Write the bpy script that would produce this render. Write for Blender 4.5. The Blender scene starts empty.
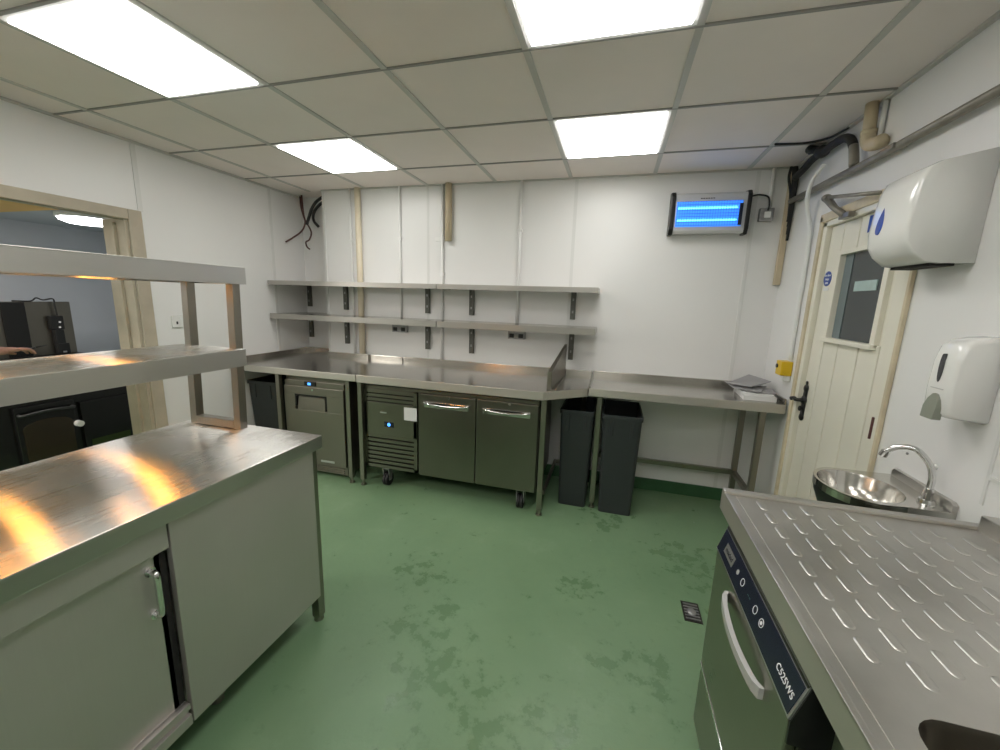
import bpy, bmesh, math, random
from mathutils import Vector, Matrix
random.seed(7)
scene = bpy.context.scene
COL = scene.collection
PI = math.pi

# ------------------------------------------------------------------ helpers
WL = {}                                   # world location of every empty / parent

def link(o):
    COL.objects.link(o)
    return o

class MB:
    """collects shapes in world coordinates, then links them as ONE mesh object"""
    def __init__(self):
        self.bm = bmesh.new()
    def _merge(self, b, smooth=False, mi=0):
        for f in b.faces:
            f.smooth = smooth
            f.material_index = mi
        me = bpy.data.meshes.new('tmp')
        b.to_mesh(me); b.free()
        self.bm.from_mesh(me)
        bpy.data.meshes.remove(me)
    def box(self, x0, x1, y0, y1, z0, z1, bev=0.0, mi=0, seg=2):
        b = bmesh.new()
        bmesh.ops.create_cube(b, size=1.0)
        for v in b.verts:
            v.co = Vector(((x0 + x1) / 2 + v.co.x * (x1 - x0), (y0 + y1) / 2 + v.co.y * (y1 - y0), (z0 + z1) / 2 + v.co.z * (z1 - z0)))
        if bev > 0:
            bmesh.ops.bevel(b, geom=list(b.edges), offset=bev, segments=seg, affect='EDGES', profile=0.6)
        self._merge(b, False, mi)
        return self
    def hexa(self, bottom, top, bev=0.0, mi=0):
        """eight corners: four bottom, four top, same order"""
        b = bmesh.new()
        vs = [b.verts.new(p) for p in list(bottom) + list(top)]
        n = len(bottom)
        b.faces.new(vs[:n][::-1]); b.faces.new(vs[n:])
        for i in range(n):
            j = (i + 1) % n
            b.faces.new((vs[i], vs[j], vs[n + j], vs[n + i]))
        bmesh.ops.recalc_face_normals(b, faces=b.faces[:])
        if bev > 0:
            bmesh.ops.bevel(b, geom=list(b.edges), offset=bev, segments=2, affect='EDGES', profile=0.6)
        self._merge(b, False, mi)
        return self
    def prism(self, poly, axis, a0, a1, bev=0.0, mi=0, smooth=False):
        """poly of 2D points extruded along axis: 'x' -> (y,z), 'y' -> (x,z), 'z' -> (x,y)"""
        def P(p, a):
            return {'x': (a, p[0], p[1]), 'y': (p[0], a, p[1]), 'z': (p[0], p[1], a)}[axis]
        return self.hexa([P(p, a0) for p in poly], [P(p, a1) for p in poly], bev, mi)
    def tube(self, pts, r, seg=12, caps=True, mi=0, flat=None):
        """a round tube along a path; r a number or one per point"""
        pts = [Vector(p) for p in pts]
        rs = r if isinstance(r, (list, tuple)) else [r] * len(pts)
        b = bmesh.new()
        rings = []
        up = None
        for i, p in enumerate(pts):
            t = (pts[min(i + 1, len(pts) - 1)] - pts[max(i - 1, 0)]).normalized()
            if up is None:
                up = Vector((0, 0, 1)) if abs(t.z) < .9 else Vector((1, 0, 0))
            s = t.cross(up).normalized(); up = s.cross(t).normalized()
            rings.append([b.verts.new(p + (s * math.cos(2 * PI * k / seg) + up * math.sin(2 * PI * k / seg) * (flat or 1)) * rs[i]) for k in range(seg)])
        for a, c in zip(rings, rings[1:]):
            for k in range(seg):
                b.faces.new((a[k], a[(k + 1) % seg], c[(k + 1) % seg], c[k]))
        if caps:
            b.faces.new(rings[0][::-1]); b.faces.new(rings[-1])
        bmesh.ops.recalc_face_normals(b, faces=b.faces[:])
        self._merge(b, True, mi)
        return self
    def cyl(self, p0, p1, r, seg=24, mi=0):
        b = bmesh.new()
        p0, p1 = Vector(p0), Vector(p1); t = (p1 - p0).normalized()
        up = Vector((0, 0, 1)) if abs(t.z) < .9 else Vector((1, 0, 0))
        s = t.cross(up).normalized(); u = s.cross(t)
        r0, r1 = r if isinstance(r, (list, tuple)) else (r, r)
        R = [[b.verts.new(p + (s * math.cos(2 * PI * k / seg) + u * math.sin(2 * PI * k / seg)) * q) for k in range(seg)] for p, q in ((p0, r0), (p1, r1))]
        for k in range(seg):
            b.faces.new((R[0][k], R[0][(k + 1) % seg], R[1][(k + 1) % seg], R[1][k]))
        b.faces.new(R[0][::-1]); b.faces.new(R[1])
        bmesh.ops.recalc_face_normals(b, faces=b.faces[:])
        self._merge(b, False, mi)
        return self
    def lathe(self, c, prof, seg=32, ex=1.0, ey=1.0, mi=0, close=False):
        """profile of (radius, z) turned round the vertical through c"""
        b = bmesh.new()
        R = [[b.verts.new((c[0] + math.cos(2 * PI * k / seg) * r * ex, c[1] + math.sin(2 * PI * k / seg) * r * ey, c[2] + z)) for k in range(seg)] for r, z in prof]
        for a, d in zip(R, R[1:]):
            for k in range(seg):
                b.faces.new((a[k], a[(k + 1) % seg], d[(k + 1) % seg], d[k]))
        if close:
            b.faces.new(R[0][::-1])
        b.faces.new(R[-1])
        bmesh.ops.recalc_face_normals(b, faces=b.faces[:])
        self._merge(b, True, mi)
        return self
    def ball(self, c, r, sx=1, sy=1, sz=1, seg=20, mi=0):
        b = bmesh.new()
        bmesh.ops.create_uvsphere(b, u_segments=seg, v_segments=seg // 2, radius=r)
        for v in b.verts:
            v.co = Vector((c[0] + v.co.x * sx, c[1] + v.co.y * sy, c[2] + v.co.z * sz))
        self._merge(b, True, mi)
        return self
    def plate(self, outer, holes, z0, z1):
        """flat plate with holes: outlines of (x,y) points"""
        b = bmesh.new()
        for z in (z0, z1):
            es = []
            for loop in [outer] + holes:
                vs = [b.verts.new((p[0], p[1], z)) for p in loop]
                es += [b.edges.new((vs[i], vs[(i + 1) % len(vs)])) for i in range(len(vs))]
            bmesh.ops.triangle_fill(b, use_beauty=True, use_dissolve=False, edges=es)
        for loop in [outer] + holes:
            for i in range(len(loop)):
                p, q = loop[i], loop[(i + 1) % len(loop)]
                b.faces.new([b.verts.new(w) for w in ((p[0], p[1], z0), (q[0], q[1], z0), (q[0], q[1], z1), (p[0], p[1], z1))])
        bmesh.ops.remove_doubles(b, verts=b.verts[:], dist=1e-5)
        bmesh.ops.recalc_face_normals(b, faces=b.faces[:])
        self._merge(b, False)
        return self
    def loft(self, loops, smooth=True, cap0=False, cap1=True, mi=0):
        b = bmesh.new()
        R = [[b.verts.new(p) for p in l] for l in loops]
        n = len(R[0])
        for a, d in zip(R, R[1:]):
            for k in range(n):
                b.faces.new((a[k], a[(k + 1) % n], d[(k + 1) % n], d[k]))
        if cap0: b.faces.new(R[0][::-1])
        if cap1: b.faces.new(R[-1])
        bmesh.ops.recalc_face_normals(b, faces=b.faces[:])
        self._merge(b, smooth, mi)
        return self
    def quad(self, a, b_, c, d, mi=0):
        b = bmesh.new()
        b.faces.new([b.verts.new(p) for p in (a, b_, c, d)])
        self._merge(b, False, mi)
        return self
    def build(self, name, m, parent=None, sharp=True):
        off = WL[parent.name] if parent else Vector((0, 0, 0))
        o = None
        if parent is None:                # top-level mesh: origin at the middle of its base
            xs = [v.co for v in self.bm.verts]
            lo = Vector([min(v[i] for v in xs) for i in range(3)]); hi = Vector([max(v[i] for v in xs) for i in range(3)])
            off = Vector(((lo.x + hi.x) / 2, (lo.y + hi.y) / 2, lo.z))
        for v in self.bm.verts:
            v.co -= off
        me = bpy.data.meshes.new(name)
        self.bm.to_mesh(me); self.bm.free()
        for mm in (m if isinstance(m, (list, tuple)) else [m]):
            me.materials.append(mm)
        o = link(bpy.data.objects.new(name, me))
        if parent: o.parent = parent
        else: o.location = off
        WL[o.name] = off.copy()
        return o

def tag(o, label, cat, group=None, kind=None):
    o['label'] = label; o['category'] = cat
    if group: o['group'] = group
    if kind: o['kind'] = kind
    return o
def thing(name, loc, label, cat, group=None):
    o = link(bpy.data.objects.new(name, None))
    o.empty_display_size = .05
    o.location = loc; WL[o.name] = Vector(loc)
    return tag(o, label, cat, group)
def struct(name, mb, m, parent=None):
    o = mb.build(name, m, parent)
    o['kind'] = 'structure'
    return o
def copy_tree(o, shift=(0, 0, 0), label=None, parent=None):
    c = o.copy(); COL.objects.link(c)
    if parent is not None: c.parent = parent
    else: c.location = Vector(o.location) + Vector(shift)
    if label: c['label'] = label
    for ch in list(o.children): copy_tree(ch, parent=c)
    return c
def text(name, s, size, origin, ex, ey, m, parent, depth=.0006, align='CENTER'):
    cu = bpy.data.curves.new('txt', 'FONT')
    cu.body = s; cu.size = size; cu.extrude = depth; cu.align_x = align; cu.align_y = 'CENTER'
    t = link(bpy.data.objects.new('txt', cu))
    dg = bpy.context.evaluated_depsgraph_get()
    me = bpy.data.meshes.new_from_object(t.evaluated_get(dg))
    bpy.data.objects.remove(t); bpy.data.curves.remove(cu)
    ex = Vector(ex).normalized(); ey = Vector(ey).normalized(); ez = ex.cross(ey)
    off = Vector(origin) - WL[parent.name]
    M = Matrix(((ex.x, ey.x, ez.x, off.x), (ex.y, ey.y, ez.y, off.y), (ex.z, ey.z, ez.z, off.z), (0, 0, 0, 1)))
    me.transform(M)
    me.materials.clear(); me.materials.append(m)
    o = link(bpy.data.objects.new(name, me)); o.parent = parent
    WL[o.name] = WL[parent.name].copy()
    return o
def arc(cx, cy, r0, r1, a0, a1, n):
    return [(cx + r0 * math.cos(a0 + (a1 - a0) * i / n), cy + r1 * math.sin(a0 + (a1 - a0) * i / n)) for i in range(n + 1)]
def rrect(x0, x1, y0, y1, r, n=6):
    p = []
    for cx, cy, a in ((x1 - r, y1 - r, 0), (x0 + r, y1 - r, PI / 2), (x0 + r, y0 + r, PI), (x1 - r, y0 + r, 1.5 * PI)):
        p += arc(cx, cy, r, r, a, a + PI / 2, n)
    return p
def bez(pts, n=24):
    """smooth path through points (Catmull-Rom)"""
    P = [Vector(p) for p in pts]; P = [P[0] * 2 - P[1]] + P + [P[-1] * 2 - P[-2]]
    out = []
    m = max(2, n // (len(P) - 3))
    for i in range(1, len(P) - 2):
        a, b, c, d = P[i - 1:i + 3]
        for k in range(m):
            t = k / m
            out.append(.5 * ((2 * b) + (c - a) * t + (2 * a - 5 * b + 4 * c - d) * t * t + (3 * b - a - 3 * c + d) * t ** 3))
    out.append(P[-2])
    return out

def edge(o, m='st_edge'):
    """give the upright faces of a top the duller finish of its folded edge"""
    o.data.materials.append(M[m])
    n = len(o.data.materials) - 1
    for p in o.data.polygons:
        if p.normal.z < .6: p.material_index = n
    return o
# ------------------------------------------------------------------ materials
def nodes(name):
    m = bpy.data.materials.new(name); m.use_nodes = True
    nt = m.node_tree
    return m, nt, nt.nodes['Principled BSDF']
def mat(name, col, rough=.5, metal=0.0, var=.0, scale=8.0, bump=0.0, bscale=60.0, spec=.5, coat=0.0):
    m, nt, b = nodes(name)
    b.inputs['Roughness'].default_value = rough
    b.inputs['Metallic'].default_value = metal
    b.inputs['Specular IOR Level'].default_value = spec
    b.inputs['Coat Weight'].default_value = coat
    b.inputs['Base Color'].default_value = (*col, 1)
    tc = nt.nodes.new('ShaderNodeTexCoord')
    if var > 0:
        n = nt.nodes.new('ShaderNodeTexNoise'); n.inputs['Scale'].default_value = scale; n.inputs['Detail'].default_value = 5
        r = nt.nodes.new('ShaderNodeValToRGB')
        r.color_ramp.elements[0].position = .3; r.color_ramp.elements[1].position = .7
        r.color_ramp.elements[0].color = (*[c * (1 - var) for c in col], 1); r.color_ramp.elements[1].color = (*[min(1, c * (1 + var * .5)) for c in col], 1)
        nt.links.new(tc.outputs['Object'], n.inputs['Vector']); nt.links.new(n.outputs['Fac'], r.inputs['Fac']); nt.links.new(r.outputs['Color'], b.inputs['Base Color'])
    if bump > 0:
        n2 = nt.nodes.new('ShaderNodeTexNoise'); n2.inputs['Scale'].default_value = bscale; n2.inputs['Detail'].default_value = 4
        bp = nt.nodes.new('ShaderNodeBump'); bp.inputs['Strength'].default_value = bump; bp.inputs['Distance'].default_value = .01
        nt.links.new(tc.outputs['Object'], n2.inputs['Vector']); nt.links.new(n2.outputs['Fac'], bp.inputs['Height']); nt.links.new(bp.outputs['Normal'], b.inputs['Normal'])
    return m
def steel(name, brush='x', col=(.62, .61, .58), rough=.3, aniso=.6, var=.05, rv=1.0):
    """brushed stainless steel, grain along one axis"""
    m, nt, b = nodes(name)
    b.inputs['Metallic'].default_value = 1
    b.inputs['Anisotropic'].default_value = aniso
    tc = nt.nodes.new('ShaderNodeTexCoord')
    mp = nt.nodes.new('ShaderNodeMapping')
    st = {'x': (1.5, 220, 220), 'y': (220, 1.5, 220), 'z': (220, 220, 1.5)}[brush]
    mp.inputs['Scale'].default_value = st
    n = nt.nodes.new('ShaderNodeTexNoise'); n.inputs['Scale'].default_value = 1.0; n.inputs['Detail'].default_value = 3
    nt.links.new(tc.outputs['Object'], mp.inputs['Vector']); nt.links.new(mp.outputs['Vector'], n.inputs['Vector'])
    n2 = nt.nodes.new('ShaderNodeTexNoise'); n2.inputs['Scale'].default_value = 5; n2.inputs['Detail'].default_value = 6
    nt.links.new(tc.outputs['Object'], n2.inputs['Vector'])
    mx = nt.nodes.new('ShaderNodeMath'); mx.operation = 'MULTIPLY_ADD'
    nt.links.new(n.outputs['Fac'], mx.inputs[0]); mx.inputs[1].default_value = .6
    nt.links.new(n2.outputs['Fac'], mx.inputs[2])
    r = nt.nodes.new('ShaderNodeMapRange')
    r.inputs['From Min'].default_value = .5; r.inputs['From Max'].default_value = 1.1
    r.inputs['To Min'].default_value = rough * (1 - .12 * rv); r.inputs['To Max'].default_value = rough * (1 + .14 * rv)
    nt.links.new(mx.outputs[0], r.inputs['Value']); nt.links.new(r.outputs[0], b.inputs['Roughness'])
    cr = nt.nodes.new('ShaderNodeValToRGB')
    cr.color_ramp.elements[0].position = .35; cr.color_ramp.elements[1].position = .65
    cr.color_ramp.elements[0].color = (*[c * (1 - var) for c in col], 1); cr.color_ramp.elements[1].color = (*col, 1)
    nt.links.new(n2.outputs['Fac'], cr.inputs['Fac']); nt.links.new(cr.outputs['Color'], b.inputs['Base Color'])
    tv = nt.nodes.new('ShaderNodeCombineXYZ')
    for i, v in enumerate({'x': (0, 1, 0.01), 'y': (1, 0, 0.01), 'z': (.707, .707, 0)}[brush]): tv.inputs[i].default_value = v
    nt.links.new(tv.outputs[0], b.inputs['Tangent'])
    return m
def emit(name, col, strength):
    m, nt, b = nodes(name)
    b.inputs['Base Color'].default_value = (*col, 1)
    b.inputs['Emission Color'].default_value = (*col, 1); b.inputs['Emission Strength'].default_value = strength
    return m

M = {}
M['cladding'] = mat('white wall cladding', (.80, .795, .78), .35, var=.03, scale=1.2, bump=.03, bscale=14)
M['rightwall'] = M['cladding']
M['joint'] = mat('white joint strip', (.72, .72, .70), .35)
M['plaster'] = mat('grey blue plaster', (.50, .53, .58), .7, var=.06, scale=2)
M['tile'] = mat('ceiling tile', (.88, .80, .765), .75, var=.03, scale=3, bump=.05, bscale=120)
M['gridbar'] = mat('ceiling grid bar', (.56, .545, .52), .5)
M['gridshade'] = mat('shadowed grid cross bar', (.30, .29, .275), .5)  # cross bars coloured dark to carry their thin shadow line
M['gap'] = mat('dark gap', (.015, .014, .013), .8)
M['orange'] = mat('painted warm ceiling light', (.75, .46, .14), .6, var=.05)  # warm lamplight on the ceiling, put into the colour
M['lamp'] = emit('light panel diffuser', (1, .985, .955), 8.3)
M['bulk'] = emit('dome light diffuser', (1, 1, 1), 12.0)
M['frame_white'] = mat('white enamel frame', (.8, .8, .8), .4)
M['st_y'] = steel('brushed steel top', 'y', (.66, .645, .61), .27, 1.0)
M['st_x'] = steel('brushed steel worktop', 'x', (.55, .53, .49), .22, .25, .02, 0.0)
M['st_front'] = steel('brushed steel front', 'z', (.50, .50, .47), .36, .35)
M['st_isl'] = steel('satin steel cupboard front', 'z', (.60, .565, .535), .50, .2)
M['st_isl'].node_tree.nodes['Principled BSDF'].inputs['Metallic'].default_value = .8
M['st_edge'] = steel('steel table edge', 'x', (.58, .55, .50), .48, .1, .03, 0.0)
M['st_edge'].node_tree.nodes['Principled BSDF'].inputs['Metallic'].default_value = .8
M['st_rim'] = steel('shelf edge steel', 'x', (.48, .46, .425), .38, .1, .02, 0.0)
M['st_gantry'] = steel('gantry edge steel', 'y', (.58, .57, .54), .34, .2, .03, .5)
M['st_fridge'] = steel('fridge door steel', 'z', (.25, .232, .195), .40, .1, .03, .5)
M['st_fridge'].node_tree.nodes['Principled BSDF'].inputs['Metallic'].default_value = .85
M['bracket'] = mat('dark galvanised bracket', (.13, .13, .115), .45, .6, var=.15, scale=40)
M['st_dark'] = steel('dark steel front', 'z', (.23, .215, .185), .32, .3)
M['st_leg'] = steel('steel tube', 'z', (.32, .30, .26), .34, .3)
M['st_plain'] = steel('dull table steel', 'y', (.60, .585, .55), .36, .15, .18, 1.8)
M['st_dw'] = steel('machine door steel', 'y', (.33, .31, .265), .30, .0, .02)
M['chrome'] = mat('chrome', (.75, .75, .75), .08, 1.0)
M['polish'] = steel('polished bowl steel', 'x', (.68, .66, .62), .18, .2)
M['black'] = mat('black plastic', (.012, .012, .012), .4, var=.1)
M['iron'] = mat('black cast iron', (.01, .01, .01), .35, bump=.3, bscale=90)
M['rubber'] = mat('black rubber', (.015, .015, .016), .6)
M['bin'] = mat('charcoal bin plastic', (.030, .036, .038), .45, var=.08, bump=.04, bscale=200)
M['enamel'] = mat('black oven enamel', (.008, .008, .008), .22)
M['ovenglass'] = mat('smoked oven glass', (.03, .022, .012), .12)
M['whiteplastic'] = mat('white gloss plastic', (.80, .80, .77), .14, var=.01, coat=.3)
M['greyplastic'] = mat('grey plastic', (.45, .45, .44), .35)
M['greenplastic'] = mat('grey green smoked plastic', (.25, .27, .22), .3)
M['drop'] = mat('blue plastic window', (.03, .06, .30), .15)
M['slot'] = mat('dark level window', (.06, .06, .065), .15)
M['doorpaint'] = mat('cream door paint', (.80, .77, .66), .35, var=.04, scale=3, bump=.05, bscale=20)
M['framewood'] = mat('cream painted frame wood', (.66, .57, .40), .5, var=.22, scale=9, bump=.1, bscale=30)
M['archwood'] = mat('grey cream frame wood', (.47, .415, .32), .5, var=.15, scale=6)
M['pane'] = mat('dark door glass', (.045, .055, .058), .08)
M['frost'] = mat('frosted film', (.16, .20, .21), .3)
M['oblong'] = mat('pale notice', (.42, .55, .53), .4, var=.1, scale=30)
M['signblue'] = mat('blue sign', (.015, .06, .32), .3)
M['signwhite'] = mat('white print', (.85, .85, .85), .4)
M['pvcbeige'] = mat('aged beige plastic pipe', (.60, .50, .34), .45, var=.12, scale=6)
M['pvcwhite'] = mat('white conduit', (.82, .82, .80), .35)
M['pvccream'] = mat('cream plastic pipe', (.74, .66, .50), .45, var=.08, scale=6)
M['pipesteel'] = mat('painted grey steel pipe', (.28, .26, .22), .4, .3, var=.3, scale=12)
M['insul'] = mat('black pipe insulation', (.012, .011, .010), .6, bump=.3, bscale=60)
M['redcable'] = mat('dark red cable', (.10, .035, .03), .5)
M['yellow'] = mat('yellow plastic box', (.72, .47, .015), .35)
M['dwside'] = steel('dark shaded machine side', 'z', (.10, .098, .085), .35, .1)  # dark metal, with the shade on the machine's side in the colour
M['navy'] = mat('navy control fascia', (.014, .018, .034), .25)
M['ledblue'] = emit('blue display', (.08, .35, 1.0), 1.6)
M['uvback'] = emit('blue lit grille', (.045, .25, 1.0), 1.05)
M['uvtube'] = emit('ultraviolet tube', (.14, .62, 1.0), 3.0)
M['alu'] = mat('silver aluminium', (.58, .58, .57), .3, .8)
M['silver'] = mat('silver paint', (.55, .55, .545), .35)
M['galv'] = mat('galvanised metal', (.36, .36, .36), .4, .7, var=.2, scale=40)
M['paper'] = mat('white paper', (.78, .78, .78), .7, var=.03)
M['folder'] = mat('grey card folder', (.30, .295, .30), .55, var=.05)
M['skin'] = mat('skin', (.48, .25, .18), .5, var=.1, scale=20)
M['darkcloth'] = mat('black cloth', (.012, .012, .014), .8, bump=.1, bscale=200)
M['hair'] = mat('dark hair', (.02, .013, .01), .5)
M['coil'] = emit('orange heating filament', (1.0, .42, .08), 42.0)
M['brass'] = mat('brass keyhole', (.5, .35, .1), .3, 1)
M['drainblack'] = mat('drain grime', (.02, .018, .015), .4, var=.4, scale=60)
M['led'] = mat('dark green print', (.03, .12, .07), .4)

def floor_mat():
    m, nt, b = nodes('green resin floor')
    N = nt.nodes.new; L = nt.links.new
    tc = N('ShaderNodeTexCoord')
    def noise(s, d=5, rough=.6):
        n = N('ShaderNodeTexNoise'); n.inputs['Scale'].default_value = s; n.inputs['Detail'].default_value = d; n.inputs['Roughness'].default_value = rough
        L(tc.outputs['Object'], n.inputs['Vector']); return n
    def ramp(src, p0, p1, c0=(0, 0, 0, 1), c1=(1, 1, 1, 1)):
        r = N('ShaderNodeValToRGB'); r.color_ramp.elements[0].position = p0; r.color_ramp.elements[1].position = p1
        r.color_ramp.elements[0].color = c0; r.color_ramp.elements[1].color = c1; L(src, r.inputs['Fac']); return r
    def mix(f, a, c, mode='MIX'):
        x = N('ShaderNodeMix'); x.data_type = 'RGBA'; x.blend_type = mode
        if isinstance(f, float): x.inputs[0].default_value = f
        else: L(f, x.inputs[0])
        for s, v in ((6, a), (7, c)):
            if isinstance(v, tuple): x.inputs[s].default_value = v
            else: L(v, x.inputs[s])
        return x.outputs[2]
    base = ramp(noise(1.6, 6).outputs['Fac'], .3, .7, (.150, .256, .138, 1), (.194, .310, .174, 1)).outputs['Color']
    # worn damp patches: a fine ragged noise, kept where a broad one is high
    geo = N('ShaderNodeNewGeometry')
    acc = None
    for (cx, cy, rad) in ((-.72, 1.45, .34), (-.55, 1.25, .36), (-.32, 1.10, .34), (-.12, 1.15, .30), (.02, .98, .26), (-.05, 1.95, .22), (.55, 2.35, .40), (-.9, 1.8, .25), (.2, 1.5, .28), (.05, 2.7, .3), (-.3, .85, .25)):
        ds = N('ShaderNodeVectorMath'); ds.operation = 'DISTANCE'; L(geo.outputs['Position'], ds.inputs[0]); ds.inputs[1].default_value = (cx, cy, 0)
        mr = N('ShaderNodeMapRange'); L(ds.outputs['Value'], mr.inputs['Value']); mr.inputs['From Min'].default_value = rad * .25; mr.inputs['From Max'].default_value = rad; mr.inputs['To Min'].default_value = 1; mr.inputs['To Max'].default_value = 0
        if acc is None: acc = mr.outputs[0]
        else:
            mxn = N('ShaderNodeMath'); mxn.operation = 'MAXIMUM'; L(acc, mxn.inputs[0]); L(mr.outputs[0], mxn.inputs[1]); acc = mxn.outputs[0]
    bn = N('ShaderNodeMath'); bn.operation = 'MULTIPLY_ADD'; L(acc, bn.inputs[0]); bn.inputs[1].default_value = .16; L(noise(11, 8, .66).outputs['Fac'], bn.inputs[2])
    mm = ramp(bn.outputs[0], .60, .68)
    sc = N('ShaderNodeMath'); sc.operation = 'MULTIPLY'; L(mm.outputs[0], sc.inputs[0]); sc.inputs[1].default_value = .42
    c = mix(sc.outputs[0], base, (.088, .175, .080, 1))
    scuff = ramp(noise(3.2, 8, .7).outputs['Fac'], .58, .72)
    s2 = N('ShaderNodeMath'); s2.operation = 'MULTIPLY'; L(scuff.outputs['Color'], s2.inputs[0]); s2.inputs[1].default_value = .28
    c = mix(s2.outputs[0], c, (.26, .36, .25, 1))
    v = N('ShaderNodeTexVoronoi'); v.inputs['Scale'].default_value = 9; L(tc.outputs['Object'], v.inputs['Vector'])
    speck = ramp(v.outputs['Distance'], .022, .034, (1, 1, 1, 1), (0, 0, 0, 1))
    rnd = N('ShaderNodeSeparateColor'); L(v.outputs['Color'], rnd.inputs[0])
    gt = N('ShaderNodeMath'); gt.operation = 'GREATER_THAN'; L(rnd.outputs[0], gt.inputs[0]); gt.inputs[1].default_value = .72
    sp = N('ShaderNodeMath'); sp.operation = 'MULTIPLY'; L(speck.outputs['Color'], sp.inputs[0]); L(gt.outputs[0], sp.inputs[1])
    c = mix(sp.outputs[0], c, (.50, .55, .48, 1))
    L(c, b.inputs['Base Color'])
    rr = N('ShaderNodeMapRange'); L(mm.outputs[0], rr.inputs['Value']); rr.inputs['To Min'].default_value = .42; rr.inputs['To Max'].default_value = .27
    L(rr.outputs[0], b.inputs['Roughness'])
    bp = N('ShaderNodeBump'); bp.inputs['Strength'].default_value = .12; bp.inputs['Distance'].default_value = .01
    L(noise(28, 4).outputs['Fac'], bp.inputs['Height']); L(bp.outputs['Normal'], b.inputs['Normal'])
    return m
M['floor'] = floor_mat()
M['cove'] = mat('green resin cove', (.045, .125, .055), .35, var=.2, scale=5)

# ------------------------------------------------------------------ room shell
XL, XR, YB, YC, YN, ZC = -3.08, 1.09, 3.29, 3.50, -2.6, 2.43
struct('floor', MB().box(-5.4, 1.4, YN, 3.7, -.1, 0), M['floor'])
struct('ceiling', MB().box(XL - .02, XR + .02, YN, 3.56, ZC, ZC + .08), M['tile'])
GX0, GY0 = -2.80, 1.6537
g = MB()
for i in range(0, 7):
    x = GX0 + .6 * i
    g.box(x - .013, x + .013, YN, YB, ZC - .006, ZC + .001)
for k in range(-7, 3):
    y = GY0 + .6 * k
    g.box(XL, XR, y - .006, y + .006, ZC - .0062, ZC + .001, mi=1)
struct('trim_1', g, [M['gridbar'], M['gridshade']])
struct('trim_2', MB().box(XL, XL + .02, YN, YC, ZC - .012, ZC).box(XR - .02, XR, YN, YB, ZC - .012, ZC).box(-2.66, XR, YB - .02, YB, ZC - .008, ZC), M['gridbar'])
struct('wall_back', MB().box(-2.66, XR + .2, YB, YB + .4, 0, ZC + .05).box(XL - .2, -2.66, YC, YC + .2, 0, ZC + .05), M['cladding'])
# right wall with the door opening y 1.96..2.70, z 0..1.965
struct('wall_right', MB().box(XR, XR + .2, YN, 1.96, 0, ZC + .05).box(XR, XR + .2, 2.70, YB, 0, ZC + .05).box(XR, XR + .2, 1.96, 2.70, 1.965, ZC + .05), M['rightwall'])
# left wall with a doorway y 0.55..1.95, z 0..1.93
struct('wall_left', MB().box(XL - .2, XL, YN, .55, 0, ZC + .05).box(XL - .2, XL, 1.95, YC, 0, ZC + .05).box(XL - .05, XL, .55, 1.95, 1.935, ZC + .05), M['cladding'])
struct('wall_rear', MB().box(XL - .2, XR + .2, YN - .1, YN, 0, ZC + .05), M['cladding'])
struct('baseboard_back', MB().box(-2.66, XR, YB - .012, YB, 0, .10, .004), M['cove'])
struct('baseboard_left', MB().box(XL, XL + .012, 2.03, YC, 0, .10, .004).box(XL, XL + .012, YN, .47, 0, .10, .004), M['cove'])
struct('baseboard_right', MB().box(XR - .012, XR, YN, 1.92, 0, .10, .004).box(XR - .012, XR, 2.74, YB, 0, .10, .004), M['cove'])
# joint strips of the cladding
j = MB()
for x in (-.355, .871): j.box(x - .013, x + .013, YB - .003, YB, .10, ZC - .008)
j.box(-1.61, -1.59, YB - .003, YB, .95, ZC - .008)
j.box(-2.665, -2.64, YB - .004, YC - .2, .95, ZC)
struct('trim_3', j, M['joint'])
j = MB().box(XL, XL + .004, 2.02, 2.05, 2.0, ZC - .012).box(XL, XL + .004, 3.09, 3.12, .95, ZC - .012)
struct('trim_4', j, M['joint'])
j = MB().box(XR - .004, XR, 1.435, 1.445, .95, ZC - .012).box(XR - .006, XR, .6, 1.435, 1.030, 1.042)
struct('trim_5', j, M['joint'])
# doorway architrave (door_2): grey-cream wood
a = MB()
a.box(XL - .002, XL + .018, 1.95, 2.03, 0, 2.0, .004).box(XL - .002, XL + .018, .47, .55, 0, 2.0, .004).box(XL - .002, XL + .018, .55, 1.95, 1.935, 2.0, .004)
a.box(XL - .2, XL, 1.932, 1.95, 0, 1.935).box(XL - .2, XL, .55, .568, 0, 1.935).box(XL - .05, XL, .568, 1.932, 1.931, 1.935)
a.box(XL - .11, XL - .08, 1.915, 1.932, 0, 1.917)
struct('door_2', a, M['archwood'])

# the next room seen through the doorway
struct('wall_far', MB().box(-5.3, -5.2, YN, 3.7, 0, 2.3), M['plaster'])
struct('wall_side', MB().box(-5.2, XL - .2, 3.3, 3.4, 0, 2.3), M['plaster'])
struct('wall_near', MB().box(-5.2, XL - .2, YN, YN + .1, 0, 2.3), M['plaster'])
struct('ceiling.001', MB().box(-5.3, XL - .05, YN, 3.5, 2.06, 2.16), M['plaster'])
struct('painted_glow_panel', MB().box(-5.2, XL - .06, .3, 2.08, 2.045, 2.06), M['orange'])  # added panel painting warm lamplight onto the next room's ceiling

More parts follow.
